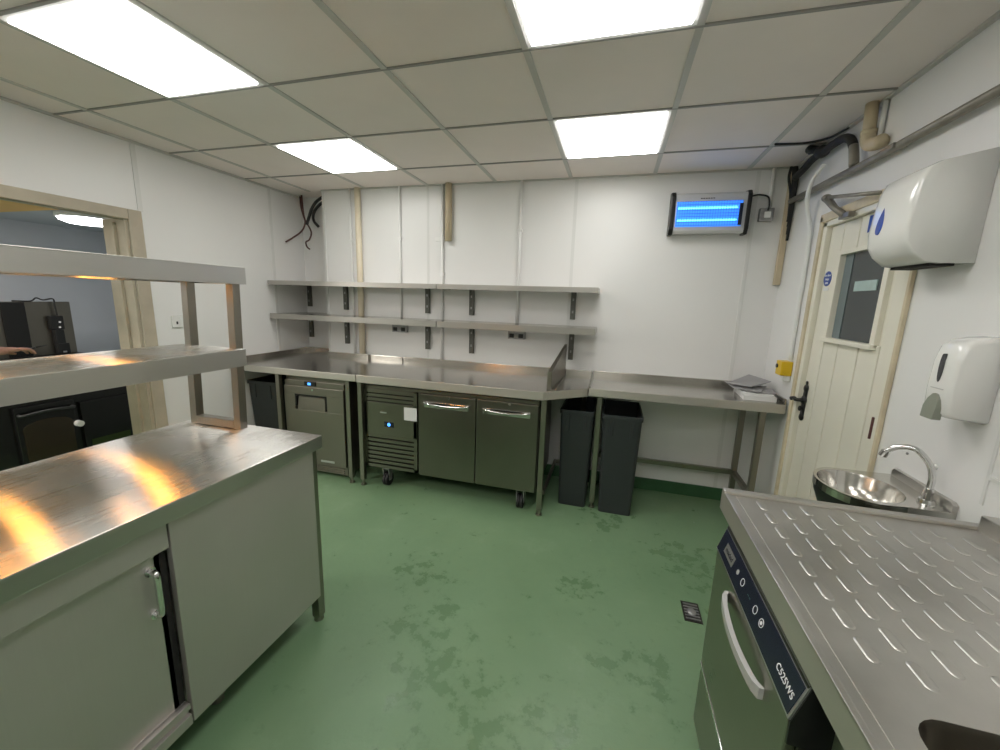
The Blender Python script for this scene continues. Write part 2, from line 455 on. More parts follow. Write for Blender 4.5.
# right-hand door: cream planks with a glazed light
d = MB()
ys = [1.978, 2.075, 2.227, 2.404, 2.55, 2.682]
XD = XR + .012
for y0, y1 in zip(ys, ys[1:]):
    yy0, yy1 = y0 + .004, y1 - .004
    if yy1 <= 2.12 or yy0 >= 2.53:
        d.box(XD, XD + .035, yy0, yy1, .02, 1.945, .004)
    else:
        d.box(XD, XD + .035, yy0, yy1, .02, 1.355, .004)
        d.box(XD, XD + .035, yy0, yy1, 1.785, 1.945, .004)
d.box(XD + .008, XD + .034, 1.978, 2.122, .02, 1.945).box(XD + .008, XD + .034, 2.522, 2.682, .02, 1.945)
d.box(XD + .008, XD + .034, 2.122, 2.522, .02, 1.355).box(XD + .008, XD + .034, 2.122, 2.522, 1.785, 1.945)
door = struct('door_1', d, M['doorpaint'])
f = MB()
f.box(XD - .012, XD + .03, 2.10, 2.135, 1.345, 1.80, .003).box(XD - .012, XD + .03, 2.515, 2.54, 1.345, 1.80, .003).box(XD - .012, XD + .03, 2.135, 2.515, 1.78, 1.80, .003).box(XD - .022, XD + .03, 2.10, 2.545, 1.335, 1.358, .003)
f.build('glazing_bead', M['doorpaint'], door)
MB().box(XD + .018, XD + .024, 2.13, 2.52, 1.352, 1.785).build('pane', M['pane'], door)
MB().box(XD + .0145, XD + .018, 2.445, 2.515, 1.358, 1.78).build('frosted_film', M['frost'], door)
n = MB().box(XD + .014, XD + .018, 2.215, 2.392, 1.595, 1.642)  # plain pale oblong set against the pane
n.build('pale_oblong', M['oblong'], door)
f = MB()
f.box(XR - .012, XR + .05, 2.684, 2.725, 0, 1.975, .004).box(XR - .012, XR + .05, 1.942, 1.976, 0, 1.975, .004).box(XR - .012, XR + .05, 1.942, 2.725, 1.947, 1.978, .004)
f.build('door_frame', M['doorpaint'], door)
MB().box(XR - .020, XR - .001, 2.725, 2.762, 0, 2.01, .005).box(XR - .016, XR - .001, 1.926, 1.942, 0, 2.01, .003).box(XR - .020, XR - .001, 1.926, 2.762, 1.975, 2.022, .005).build('architrave', M['framewood'], door)
h = MB()
h.box(XD - .010, XD, 2.625, 2.658, .89, 1.05, .003).ball((XD - .006, 2.641, 1.055), .021, .5, 1, 1.1).ball((XD - .006, 2.641, .885), .021, .5, 1, 1.1).ball((XD - .006, 2.641, 1.085), .011, .5, 1, 1.2).ball((XD - .008, 2.641, .985), .026, .5, 1, 1)
h.tube(bez([(XD - .004, 2.641, .985), (XD - .045, 2.641, .985), (XD - .05, 2.655, .990), (XD - .05, 2.675, .988), (XD - .048, 2.695, .978), (XD - .046, 2.705, .982)], 20), [.011] * 5 + [.011] * 5 + [.010] * 11, 10)
h.ball((XD - .02, 2.641, .935), .010, 1, 1, 1.6)
h.build('thumb_latch_handle', M['iron'], door)
for z in (1.02, .35, 1.72):
    MB().box(XR - .014, XR - .010, 1.968, 1.977, z - .045, z + .045, .001).cyl((XR - .014, 1.974, z - .047), (XR - .014, 1.974, z + .047), .005, 10).build('hinge', M['redcable'], door)
# overhead closer arm of the door
c = thing('door_closer', (XR - .02, 2.57, 1.97), 'steel arm of an overhead door closer above the cream door', 'door closer')
MB().box(XR - .05, XR - .020, 2.40, 2.49, 1.945, 1.972, .004).build('bracket', M['pipesteel'], c)
MB().tube([(XR - .04, 2.452, 1.96), (XR - .05, 2.545, 2.015), (XR - .06, 2.615, 2.075)], [.016, .015, .020], 10).build('arm', M['pipesteel'], c)
MB().tube([(XR - .06, 2.625, 2.085), (XR - .075, 2.12, 1.985)], .009, 10).ball((XR - .06, 2.625, 2.082), .024, 1, 1, .8).build('rod', M['pipesteel'], c)

# signs on the door
s = thing('door_sign', (XD - .003, 2.632, 1.665), 'round blue mandatory sign stuck beside the glass of the cream door', 'sign')
b = MB().cyl((XD - .0002, 2.632, 1.668), (XD - .002, 2.632, 1.668), .040, 32); b.build('disc', M['signblue'], s)
for i, t in enumerate(('Fire door', 'keep', 'shut')):
    text('lettering', t, .018, (XD - .0026, 2.632, 1.686 - .02 * i), (0, -1, 0), (0, 0, 1), M['signwhite'], s)
MB().box(XD - .002, XD - .0002, 2.605, 2.655, 1.605, 1.622).build('small_print', M['paper'], s)
s = MB().box(XD - .003, XD, 2.20, 2.335, 1.86, 1.935, .001).build('blue_door_sign', M['signblue'])
tag(s, 'rectangular blue sign at the top of the cream door, half hidden by the towel dispenser', 'sign')

# ------------------------------------------------------------------ ceiling light panels
def light_panel(x, y, label):
    t = thing('light_panel', (x, y, ZC - .012), label, 'ceiling light', 'square light panels in the ceiling grid')
    MB().box(x - .296, x + .296, y - .296, y + .296, ZC - .004, ZC + .001).build('frame', M['frame_white'], t)
    MB().box(x - .271, x + .271, y - .271, y + .271, ZC - .012, ZC - .004, .002).build('diffuser', M['lamp'], t)
    return t
px, py = GX0 + .9, GY0 + .9
lp = light_panel(px, py, 'smaller lit square ceiling panel nearest the back left corner')
for dx, dy, lab in ((0, -1.2, 'large lit ceiling panel at the upper left, above the serving counter'), (1.8, 0, 'lit square ceiling panel in front of the blue insect killer'),
                    (1.8, -1.2, 'lit ceiling panel cut off by the top edge of the photo'), (0, -2.4, 'lit ceiling panel behind the camera on the left'), (1.8, -2.4, 'lit ceiling panel behind the camera on the right'),
                    (0, -3.6, 'lit ceiling panel near the rear wall on the left'), (1.8, -3.6, 'lit ceiling panel near the rear wall on the right')):
    copy_tree(lp, (dx, dy, 0), lab)

# ------------------------------------------------------------------ hot cupboard with gantry (left foreground)
X0, X1, Y0, Y1 = -1.885, -1.177, -.45, 1.380
hc = thing('hot_cupboard', ((X0 + X1) / 2, (Y0 + Y1) / 2, 0), 'long stainless steel hot cupboard under the heated gantry, sliding door open to its right panel', 'cupboard')
edge(MB().box(X0, X1, Y0, Y1, .842, .90, .004).build('worktop', M['st_y'], hc), 'st_gantry')
XF = -1.20
b = MB()
b.box(X0 + .03, XF - .06, Y0 + .03, Y1 - .035, .12, .842)
b.box(XF - .06, XF, Y0 + .03, .755, .755, .842, .002)               # top rail
b.box(XF - .05, XF - .012, Y0 + .03, .755, .128, .205, .002).box(XF - .02, XF + .002, Y0 + .03, .755, .128, .165, .002).box(XF - .02, XF, Y0 + .03, .755, .185, .205, .002)   # bottom track
b.box(XF - .06, XF - .02, 1.30, Y1 - .035, .128, .842)
b.build('carcass', M['st_isl'], hc)
MB().box(XF - .022, XF + .001, .760, Y1 - .036, .130, .842, .003).build('front_panel', M['st_isl'], hc)
MB().box(XF - .059, XF - .024, .725, .757, .165, .755).build('door_gap', M['gap'], hc)
sd = MB().box(XF - .045, XF - .024, -.10, .741, .190, .760, .002).build('sliding_door', M['st_isl'], hc)
hb = MB()
hb.tube(bez([(XF - .026, .712, .70), (XF - .004, .712, .70), (XF + .003, .712, .685), (XF + .003, .712, .63), (XF + .002, .712, .575), (XF - .006, .712, .562), (XF - .026, .712, .562)], 30), .0085, 12)
hb.cyl((XF - .026, .712, .70), (XF - .020, .712, .70), .014).cyl((XF - .026, .712, .562), (XF - .020, .712, .562), .014)
hb.build('handle', M['chrome'], sd)
MB().box(XF - .024, XF, -.41, -.10, .165, .755).build('front_panel', M['st_isl'], hc)
for lx, ly in ((X0 + .06, Y0 + .06), (XF - .035, Y0 + .06), (X0 + .06, Y1 - .06), (XF - .022, Y1 - .03), (-1.31, .915)):
    MB().box(lx - .02, lx + .02, ly - .02, ly + .02, .02, .14 if ly != Y1 - .03 else .84, .003).cyl((lx, ly, 0), (lx, ly, .03), (.022, .017)).build('leg', M['st_leg'], hc)

gt = thing('heated_gantry', (-1.70, .47, .90), 'two-shelf steel heated gantry standing on the hot cupboard', 'gantry shelf')
for z0, z1, ye in ((1.53, 1.60, 1.380), (1.184, 1.257, 1.350)):
    sh = MB()
    sh.box(-1.885, -1.520, -.42, ye, z1 - .005, z1, .0015)
    zt = z1 - .0045
    sh.box(-1.8845, -1.881, -.42, ye, z0, zt).box(-1.524, -1.5205, -.42, ye - .0005, z0, zt).box(-1.881, -1.524, ye - .004, ye - .0005, z0, zt).box(-1.881, -1.524, -.4195, -.416, z0, zt)
    edge(sh.build('gantry_shelf', M['st_y'], gt), 'st_gantry')
for yy in (1.328, -.395):
    for xx in (-1.562, -1.815):
        ty = .025 if yy > 0 else 0
        MB().hexa([(xx - .018, yy - .018, .90), (xx + .018, yy - .018, .90), (xx + .018, yy + .018, .90), (xx - .018, yy + .018, .90)], [(xx - .018, yy - .018 + ty, 1.594), (xx + .018, yy - .018 + ty, 1.594), (xx + .018, yy + .018 + ty, 1.594), (xx - .018, yy + .018 + ty, 1.594)], .002).build('upright', M['st_leg'], gt)
    MB().box(-1.797, -1.58, yy - .018, yy + .018, .902, .938, .003).build('base_bar', M['st_leg'], gt)
for z in (1.190, 1.545):
    for yy in (1.10, .73, .36, -.01):
        hl = MB().box(-1.83, -1.58, yy - .06, yy + .06, z + .035, z + .055, .003)
        hl.hexa([(-1.83, yy - .06, z), (-1.58, yy - .06, z), (-1.58, yy - .055, z), (-1.83, yy - .055, z)], [(-1.83, yy - .06, z + .036), (-1.58, yy - .06, z + .036), (-1.58, yy - .055, z + .036), (-1.83, yy - .055, z + .036)])
        hl.hexa([(-1.83, yy + .055, z), (-1.58, yy + .055, z), (-1.58, yy + .06, z), (-1.83, yy + .06, z)], [(-1.83, yy + .055, z + .036), (-1.58, yy + .055, z + .036), (-1.58, yy + .06, z + .036), (-1.83, yy + .06, z + .036)])
        lo = hl.build('heat_lamp', M['chrome'], gt)
        for q in (-.02, 0, .02): MB().tube([(-1.78, yy + q, z + .02), (-1.63, yy + q, z + .02)], .0035, 8).build('filament_tube', M['coil'], lo)

# ------------------------------------------------------------------ back run: corner table, prep table, side table
TZ = .905
def foot(mb, x, y):
    mb.cyl((x, y, 0), (x, y, .012), .022, 16).cyl((x, y, .012), (x, y, .05), .012, 12)
def leg(parent, x, y, ztop=.86, s=.018):
    mb = MB().box(x - s, x + s, y - s, y + s, .045, ztop, .003)
    foot(mb, x, y)
    return mb.build('leg', M['st_leg'], parent)
ct = thing('corner_worktable', (-2.45, 2.9, 0), 'stainless steel corner worktable over the single-door fridge', 'worktable')
MB().prism([(XL + .004, 2.56), (-1.852, 2.56), (-1.852, YB - .004), (-2.668, YB - .004), (-2.668, YC - .004), (XL + .004, YC - .004)], 'z', .852, TZ, .004).build('worktop', [M['st_x']], ct)
edge(ct.children[0])
u = MB().box(XL + .002, XL + .018, 2.58, YC - .004, TZ - .01, TZ + .045, .003).box(XL + .018, -2.668, YC - .018, YC - .002, TZ - .01, TZ + .045, .003)
u.box(-2.668, -2.652, YB - .02, YC - .004, TZ - .01, TZ + .045, .003).box(-2.668, -1.854, YB - .018, YB - .002, TZ - .01, TZ + .045, .003)
u.build('upstand', M['st_x'], ct)
for x in (-1.945, -2.612): leg(ct, x, 2.60, .852)
leg(ct, -1.945, 3.2, .852); leg(ct, -3.02, 3.4, .852)
# prep table with chamfered right end and divider plate
pt = thing('prep_table', (-1.0, 2.9, 0), 'stainless steel prep table with clipped right corner over the two-door counter fridge', 'worktable')
MB().prism([(-1.846, 2.56), (-.41, 2.56), (-.135, 2.80), (-.135, YB - .004), (-1.846, YB - .004)], 'z', .848, TZ + .003, .004).build('worktop', M['st_x'], pt)
edge(pt.children[0])
MB().box(-1.846, -.135, YB - .018, YB - .002, TZ - .01, TZ + .05, .003).box(-2.335, -2.20, YB - .045, YB - .017, TZ, TZ + .05, .003).build('upstand', M['st_x'], pt)
dv = MB().hexa([(-.404, 2.65, TZ + .002), (-.372, 2.65, TZ + .002), (-.346, 3.23, TZ + .002), (-.366, 3.23, TZ + .002)], [(-.404, 2.65, 1.03), (-.372, 2.65, 1.03), (-.346, 3.23, 1.165), (-.366, 3.23, 1.165)], .002)
dv.box(-.404, -.345, 2.65, 3.23, TZ + .002, TZ + .008)
dv.build('divider_plate', M['st_leg'], pt)
for x, y in ((-1.862 + .025, 2.60), (-.405, 2.60), (-1.82, 3.22), (-.18, 3.22)): leg(pt, x, y, .85)
MB().box(-.395, -.375, 2.62, 3.22, .15, .18, .002).box(-.39, -.18, 3.21, 3.23, .15, .18, .002).build('stretcher', M['st_leg'], pt)
# narrow side table
st = thing('side_table', (.48, 3.04, 0), 'narrow stainless steel table on open legs between prep table and cream door', 'table')
SZ = .915
MB().box(-.128, XR - .02, 2.785, YB - .004, SZ - .058, SZ, .004).build('worktop', M['st_x'], st)
edge(st.children[0])
MB().box(-.128, XR - .02, YB - .018, YB - .002, SZ - .01, SZ + .045, .003).box(-.128, -.118, 2.80, YB - .02, SZ - .004, SZ + .012, .002).box(XR - .03, XR - .018, 2.80, YB - .02, SZ - .01, SZ + .035, .003).build('upstand', M['st_x'], st)
for x, y in ((-.05, 2.84), (-.05, 3.22), (.965, 2.84), (.965, 3.22)): leg(st, x, y, SZ - .055)
MB().box(-.03, .945, 3.205, 3.235, .255, .29, .002).build('stretcher', M['st_leg'], st)
MB().box(.95, .98, 2.86, 3.20, .255, .29, .002).build('stretcher', M['st_leg'], st)

# ------------------------------------------------------------------ single-door undercounter fridge
uf = thing('undercounter_fridge', (-2.31, 2.9, 0), 'single-door dark steel undercounter fridge with blue display, left of the counter fridge', 'fridge')
FX0, FX1, FY = -2.58, -2.01, 2.615
MB().box(FX0, FX1, FY + .03, 3.24, .03, .83, .004).build('body', M['st_fridge'], uf)
MB().box(FX0, FX1, FY + .012, FY + .03, .755, .80, .002).build('top_strip', M['st_fridge'], uf)
dr = MB()
hx0, hx1, hz0, hz1 = -2.475, -2.165, .56, .69
dr.box(FX0, FX1, FY, FY + .028, .105, hz0, .003).box(FX0, FX1, FY, FY + .028, hz1, .755, .003).box(FX0, hx0, FY, FY + .028, hz0, hz1).box(hx1, FX1, FY, FY + .028, hz0, hz1)
do = dr.build('door', M['st_fridge'], uf)
MB().hexa([(hx0 + .02, FY + .001, hz0), (hx1 - .02, FY + .001, hz0), (hx1 - .02, FY + .008, hz0), (hx0 + .02, FY + .008, hz0)], [(hx0 + .03, FY + .010, hz1 - .02), (hx1 - .03, FY + .010, hz1 - .02), (hx1 - .03, FY + .025, hz1 - .02), (hx0 + .03, FY + .025, hz1 - .02)]).build('handle_flap', M['st_fridge'], do)
MB().box(hx0, hx1, FY + .024, FY + .029, hz0, hz1).box(hx0, hx0 + .014, FY - .001, FY + .024, hz0 + .03, hz1).box(hx1 - .012, hx1, FY - .001, FY + .024, hz0 + .03, hz1).box(hx0, hx1, FY - .001, FY + .024, hz1 - .012, hz1).build('handle_recess', M['black'], do)
MB().box(-2.25, -2.12, FY - .002, FY, .128, .145).build('badge', M['alu'], do)
MB().box(-2.38, -2.27, FY + .004, FY + .02, .765, .80, .003).build('control_box', M['black'], uf)
MB().box(-2.345, -2.315, FY + .002, FY + .005, .772, .792).build('display', M['ledblue'], uf)
MB().cyl((-2.30, FY - .002, .735), (-2.30, FY + .002, .735), .008, 14).build('lock', M['chrome'], uf)
kp = MB().box(FX0, FX1, FY + .02, FY + .04, .03, .10)
for z in (.045, .065, .085): kp.box(FX0 + .02, FX1 - .03, FY + .012, FY + .02, z - .006, z + .004)
kp.build('kick_grille', M['st_fridge'], uf)
for x in (FX0 + .06, FX1 - .06):
    for y in (2.70, 3.18): MB().cyl((x, y, 0), (x, y, .035), .022, 14).build('foot', M['black'], uf)

# ------------------------------------------------------------------ two-door counter fridge on castors
cf = thing('counter_fridge', (-1.12, 2.9, 0), 'two-door steel counter fridge on castors with louvred left panel', 'fridge')
CX0, CX1, CY = -1.82, -.445, 2.615
MB().box(CX0, CX1, CY + .03, 3.24, .15, .825, .004).build('body', M['st_dark'], cf)
MB().box(CX0, CX1, CY + .01, CY + .035, .80, .822, .002).build('top_rail', M['st_dark'], cf)
cp = MB()
cp.box(CX0, -1.368, CY + .002, CY + .03, .435, .695, .002).box(CX0, CX0 + .02, CY + .002, CY + .03, .16, .80).box(-1.395, -1.368, CY + .002, CY + .03, .16, .80).box(CX0, -1.368, CY + .002, CY + .03, .16, .185).box(CX0, -1.368, CY + .002, CY + .03, .79, .80)
pn = cp.build('compressor_panel', M['st_dark'], cf)
for (za, zb, n) in ((.695, .79, 3), (.185, .435, 7)):
    gr = MB().box(CX0 + .02, -1.395, CY + .026, CY + .03, za, zb)
    gr.build('grille_back', M['gap'], pn)
    sl = MB(); stp = (zb - za) / n
    for i in range(n):
        z = za + stp * i
        sl.box(CX0 + .02, -1.395, CY + .004, CY + .014, z + stp * .28, z + stp * .98, .001)
    sl.build('louvre_grille', M['st_dark'], pn)
MB().box(-1.648, -1.565, CY - .001, CY + .004, .505, .545, .002).build('control_box', M['navy'], pn)
MB().cyl((-1.605, CY - .003, .525), (-1.605, CY + .0, .525), .014, 18).build('display', M['ledblue'], pn)
MB().box(-1.68, -1.625, CY - .001, CY + .003, .612, .622).build('badge', M['alu'], pn)
MB().box(-1.474, -1.368, CY - .001, CY + .003, .577, .678).build('white_sticker', M['paper'], pn)
for x0, x1, hx in ((-1.352, -.902, (-1.305, -.955)), (-.892, -.447, (-.845, -.50))):
    dd = MB().box(x0, x1, CY, CY + .03, .152, .798, .004).build('door', M['st_dark'], cf)
    zc = .722
    hh = MB()
    hh.box(hx[0], hx[1], CY - .004, CY + .0, zc - .024, zc + .018, .002)
    hh.tube(bez([(hx[0], CY - .003, zc + .012), (hx[0] + .05, CY - .022, zc + .006), ((hx[0] + hx[1]) / 2, CY - .028, zc), (hx[1] - .05, CY - .022, zc + .006), (hx[1], CY - .003, zc + .012)], 28), .010, 10)
    hh.build('handle', M['chrome'], dd)
    MB().box(hx[0] + .05, hx[1] - .05, CY - .0055, CY - .0035, zc + .003, zc + .016).build('handle_recess', M['gap'], dd)
    xm = (x0 + x1) / 2
    MB().cyl((xm + .02, CY - .005, .785), (xm + .02, CY, .785), .009, 14).build('lock', M['chrome'], dd)
for x in (-1.655, -.555):
    for y in (2.665, 3.15):
        cs = MB().box(x - .03, x + .03, y - .03, y + .03, .140, .152, .002)
        cs.hexa([(x - .029, y - .018, .045), (x - .023, y - .018, .045), (x - .023, y + .012, .045), (x - .029, y + .012, .045)], [(x - .029, y - .03, .14), (x - .023, y - .03, .14), (x - .023, y + .03, .14), (x - .029, y + .03, .14)])
        cs.hexa([(x + .023, y - .018, .045), (x + .029, y - .018, .045), (x + .029, y + .012, .045), (x + .023, y + .012, .045)], [(x + .023, y - .03, .14), (x + .029, y - .03, .14), (x + .029, y + .03, .14), (x + .023, y + .03, .14)])
        co = cs.build('castor', M['galv'], cf)
        MB().cyl((x - .021, y, .052), (x - .003, y, .052), .052, 24).cyl((x + .003, y, .052), (x + .021, y, .052), .052, 24).cyl((x - .016, y, .052), (x + .016, y, .052), .02, 16).build('wheel', M['rubber'], co)

# ------------------------------------------------------------------ bins
def bin_(name, cx, cy, wx, wy, h, label, group, taper=.86):
    t = thing(name, (cx, cy, 0), label, 'bin', group)
    def loop(s, z, ins=0): return [(p[0], p[1], z) for p in rrect(cx - wx * s / 2 + ins, cx + wx * s / 2 - ins, cy - wy * s / 2 + ins, cy + wy * s / 2 - ins, .022, 4)]
    mb = MB().loft([loop(taper, 0), loop(taper, .004), loop(1, h), loop(1, h, .004), loop(taper, .01, .004)], smooth=False, cap0=True)
    mb.build('bin_body', M['bin'], t)
    rm = MB().loft([loop(1.0, h - .03, -.001), loop(1.03, h - .028, -.002), loop(1.03, h, -.002), loop(1.0, h + .002, .003), loop(1.0, h - .03, .003)], smooth=False, cap1=False)
    rm.build('rim', M['bin'], t)
    for s in (-1, 1):
        MB().box(cx + s * wx * .26 - .012, cx + s * wx * .26 + .012, cy - wy / 2 - .004, cy - wy / 2 + .006, h - .15, h - .03, .003).build('channel', M['bin'], t)
    return t
bin_('waste_bin', -.197, 3.01, .232, .46, .742, 'tall slim charcoal waste bin left of the table leg, under the clipped corner', 'tall slim waste bins').rotation_euler = (0, 0, 0)
bin_('waste_bin', .112, 2.99, .262, .46, .742, 'tall slim charcoal waste bin right of the table leg, beneath the side table', 'tall slim waste bins')
bin_('storage_bin', -2.91, 2.96, .315, .50, .735, 'black plastic bin tucked left of the single-door fridge', None)

# ------------------------------------------------------------------ wall shelves
def bracket(x, yb, ztop, ln, dep, parent):
    mb = MB().box(x - .020, x + .020, yb - .028, yb, ztop - ln, ztop, .002)
    mb.hexa([(x - .020, yb - dep, ztop - .014), (x + .020, yb - dep, ztop - .014), (x + .020, yb - .02, ztop - .03), (x - .020, yb - .02, ztop - .03)], [(x - .020, yb - dep, ztop), (x + .020, yb - dep, ztop), (x + .020, yb - .02, ztop), (x - .020, yb - .02, ztop)])
    b = mb.build('bracket', M['bracket'], parent)
    for q in (.35, .75): MB().box(x - .006, x + .006, yb - .0295, yb - .0275, ztop - ln * q - .010, ztop - ln * q + .010).build('slot', M['galv'], b)
def shelf(x0, x1, z0, z1, brs, label, recess=False):
    t = thing('wall_shelf', ((x0 + x1) / 2, 3.14, z0), label, 'shelf', 'steel shelves on the back wall')
    if recess: poly = [(x0, 3.0), (x1, 3.0), (x1, YB - .006), (-2.668, YB - .006), (-2.668, YC - .004), (x0, YC - .004)]
    else: poly = [(x0, 3.0), (x1, 3.0), (x1, YB - .006), (x0, YB - .006)]
    mb = MB().prism(poly, 'z', z1 - .004, z1)
    zt = z1 - .0038
    mb.box(x0 + .0003, x1 - .0003, 3.0003, 3.004, z0, zt).box(x0 + .0003, x0 + .004, 3.004, 3.28, z0, zt).box(x1 - .004, x1 - .0003, 3.004, 3.28, z0, zt)
    edge(mb.build('shelf_board', M['st_x'], t), 'st_rim')
    for bx, yb, ln in brs: bracket(bx, yb, z1 - .006, ln, .20, t)
shelf(-3.06, -1.392, 1.57, 1.608, [(-3.03, YC, .23), (-2.44, YB, .24), (-1.597, YB, .24)], 'upper steel wall shelf, left length reaching into the corner', True)
shelf(-1.386, -.124, 1.57, 1.608, [(-1.183, YB, .24), (-.322, YB, .24)], 'upper steel wall shelf, right length')
shelf(-3.06, -1.392, 1.265, 1.312, [(-3.03, YC, .25), (-2.44, YB, .265), (-1.597, YB, .265)], 'lower steel wall shelf, left length reaching into the corner', True)
shelf(-1.386, -.124, 1.265, 1.312, [(-1.178, YB, .275), (-.318, YB, .27)], 'lower steel wall shelf, right length with sockets beneath')
def metal_socket(x, lab):
    t = thing('wall_socket', (x, YB, 1.16), lab, 'socket', 'metal double sockets on the back wall')
    MB().box(x - .073, x + .073, YB - .04, YB - .001, 1.180, 1.262, .004).build('box', M['galv'], t)
    for s in (-1, 1): MB().box(x + s * .04 - .02, x + s * .04 + .02, YB - .043, YB - .039, 1.190, 1.225, .003).build('outlet', M['black'], t)
metal_socket(-1.87, 'metal double socket beneath the lower shelf, nearer the beige pipe')
metal_socket(-.775, 'metal double socket beneath the lower shelf, nearer the divider plate')

# ------------------------------------------------------------------ pipes, conduits and cables on the back wall
def pipe(name, pts, r, m, label, cat='pipe', group=None, clips=(), seg=14):
    mb = MB().tube(pts, r, seg)
    for c in clips: mb.box(c[0] - r * 1.5, c[0] + r * 1.5, c[1] - r, c[1] + r * 1.3, c[2] - .01, c[2] + .01, .002)
    return tag(mb.build(name, m), label, cat, group)
y = YB - .014
pipe('conduit', [(-2.36, y, .95), (-2.36, y, ZC - .002)], .011, M['pvcwhite'], 'white vertical conduit just left of the long beige pipe', 'conduit', 'white wall conduits', [(-2.36, y, 1.98)])
pipe('conduit', [(-1.862, y, 1.30), (-1.862, y, ZC - .002)], .0095, M['pvcwhite'], 'thin white conduit running down to the left metal socket', 'conduit', 'white wall conduits', [(-1.862, y, 2.0)])
pipe('conduit', [(-1.46, y, .95), (-1.46, y, ZC - .002)], .012, M['pvcwhite'], 'white conduit beside the short beige pipe stub', 'conduit', 'white wall conduits', [(-1.46, y, 2.0), (-1.46, y, 1.7)])
pipe('conduit', [(-.782, y, 1.24), (-.782, y, ZC - .002)], .013, M['pvcwhite'], 'white conduit running down to the right metal socket', 'conduit', 'white wall conduits', [(-.782, y, 2.05)])
pipe('beige_pipe', [(-2.268, YB - .030, .957), (-2.268, YB - .030, ZC - .002)], .027, M['pvccream'], 'long beige pipe from ceiling to worktop behind the shelves', 'pipe', seg=20)
pipe('beige_pipe', [(-1.398, YB - .030, 1.975), (-1.398, YB - .030, ZC - .002)], .028, M['pvcbeige'], 'short beige pipe stub hanging from the ceiling on the back wall', 'pipe', seg=20)
cl = MB().box(-1.53, -1.44, YB - .008, YB - .001, 1.975, 2.01, .003).build('pipe_clip', M['pvcwhite']); tag(cl, 'small white clip block beside the short beige pipe stub', 'clip')
cabs = [([(-3.038, 3.44, 2.428), (-3.032, 3.44, 2.328), (-2.999, 3.44, 2.216), (-2.942, 3.44, 2.127), (-2.93, 3.44, 2.077), (-2.959, 3.44, 2.022), (-3.0, 3.44, 2.002), (-2.99, 3.44, 1.957), (-2.959, 3.44, 1.934)], M['redcable'], 'dark red loose cable hanging lowest, with a hooked end'),
        ([(-2.985, 3.40, 2.428), (-2.975, 3.40, 2.265), (-2.96, 3.40, 2.178), (-2.99, 3.38, 2.095), (-3.03, 3.30, 2.02), (-3.055, 3.24, 1.975)], M['redcable'], 'dark red loose cable curling out to the left wall'),
        ([(-2.69, 3.46, 2.41), (-2.79, 3.46, 2.374), (-2.867, 3.46, 2.323), (-2.911, 3.46, 2.263), (-2.90, 3.45, 2.201), (-2.85, 3.45, 2.146)], M['black'], 'thick black loose cable looping forward to the highest free end'),
        ([(-2.70, 3.36, 2.40), (-2.79, 3.36, 2.35), (-2.845, 3.36, 2.286), (-2.88, 3.36, 2.213), (-2.91, 3.36, 2.15)], M['black'], 'short thick black loose cable slanting left out of the corner box')]
for p, m_, lab in cabs:
    pipe('loose_cable', bez(p, 28), (.0075 if m_ is M['redcable'] else .014), m_, lab, 'cable', 'loose cables in the corner recess', seg=8)

# ------------------------------------------------------------------ insect killer and spur
ik = thing('insect_killer', (.575, YB, 2.0), 'silver wall-mounted insect killer glowing blue near the right corner', 'insect killer')
yf = YB - .10
MB().prism([(YB - .003, 2.005), (YB - .003, 2.28), (yf + .01, 2.268), (yf, 2.255), (yf, 2.02), (yf + .012, 2.002)], 'x', .352, .800, .003).build('case', M['silver'], ik)
for x0, x1 in ((.322, .352), (.800, .826)):
    MB().prism([(YB - .003, 1.995), (YB - .003, 2.29), (yf + .012, 2.278), (yf - .008, 2.25), (yf - .008, 2.03), (yf + .012, 1.992)], 'x', x0, x1, .006).build('end_cap', M['black'], ik)
MB().box(.362, .775, yf - .003, yf + .001, 2.045, 2.212).build('lit_grille', M['uvback'], ik)
for z in (2.088, 2.168): MB().tube([(.372, yf - .006, z), (.745, yf - .006, z)], .0065, 10).build('uv_tube', M['uvtube'], ik)
gm = MB()
for i in range(9): gm.box(.362, .775, yf - .018, yf - .016, 2.05 + .0195 * i, 2.0525 + .0195 * i)
for i in range(26): gm.box(.365 + .0162 * i, .367 + .0162 * i, yf - .018, yf - .016, 2.047, 2.21)
gm.build('guard', mat('blue tinted wire', (.06, .16, .55), .4), ik)
MB().box(.755, .775, yf - .02, yf - .004, 2.05, 2.19).build('tube_holder', M['navy'], ik)
mk = MB()
for i in range(6): mk.box(.51 + .0155 * i, .522 + .0155 * i, yf - .001, yf + .002, 2.2275, 2.233)
mk.build('maker_mark', M['black'], ik)
sp = thing('fused_spur', (.94, YB, 2.13), 'small grey metal switch box wired to the insect killer', 'switch')
MB().box(.90, .985, YB - .045, YB - .001, 2.085, 2.17, .006).build('box', M['galv'], sp)
MB().box(.925, .965, YB - .052, YB - .044, 2.105, 2.145, .004).build('switch_plate', M['pvcwhite'], sp)
pipe('power_lead', bez([(.826, YB - .05, 2.245), (.88, YB - .06, 2.25), (.93, YB - .06, 2.235), (.945, YB - .056, 2.19), (.942, YB - .052, 2.15)], 24), .006, M['black'], 'black power lead looping from the insect killer to the grey switch box', 'cable', seg=8)
pipe('conduit', [(.956, YB - .014, 2.17), (.956, YB - .014, ZC - .003)], .012, M['pvcwhite'], 'short white conduit above the grey switch box', 'conduit', 'white wall conduits')

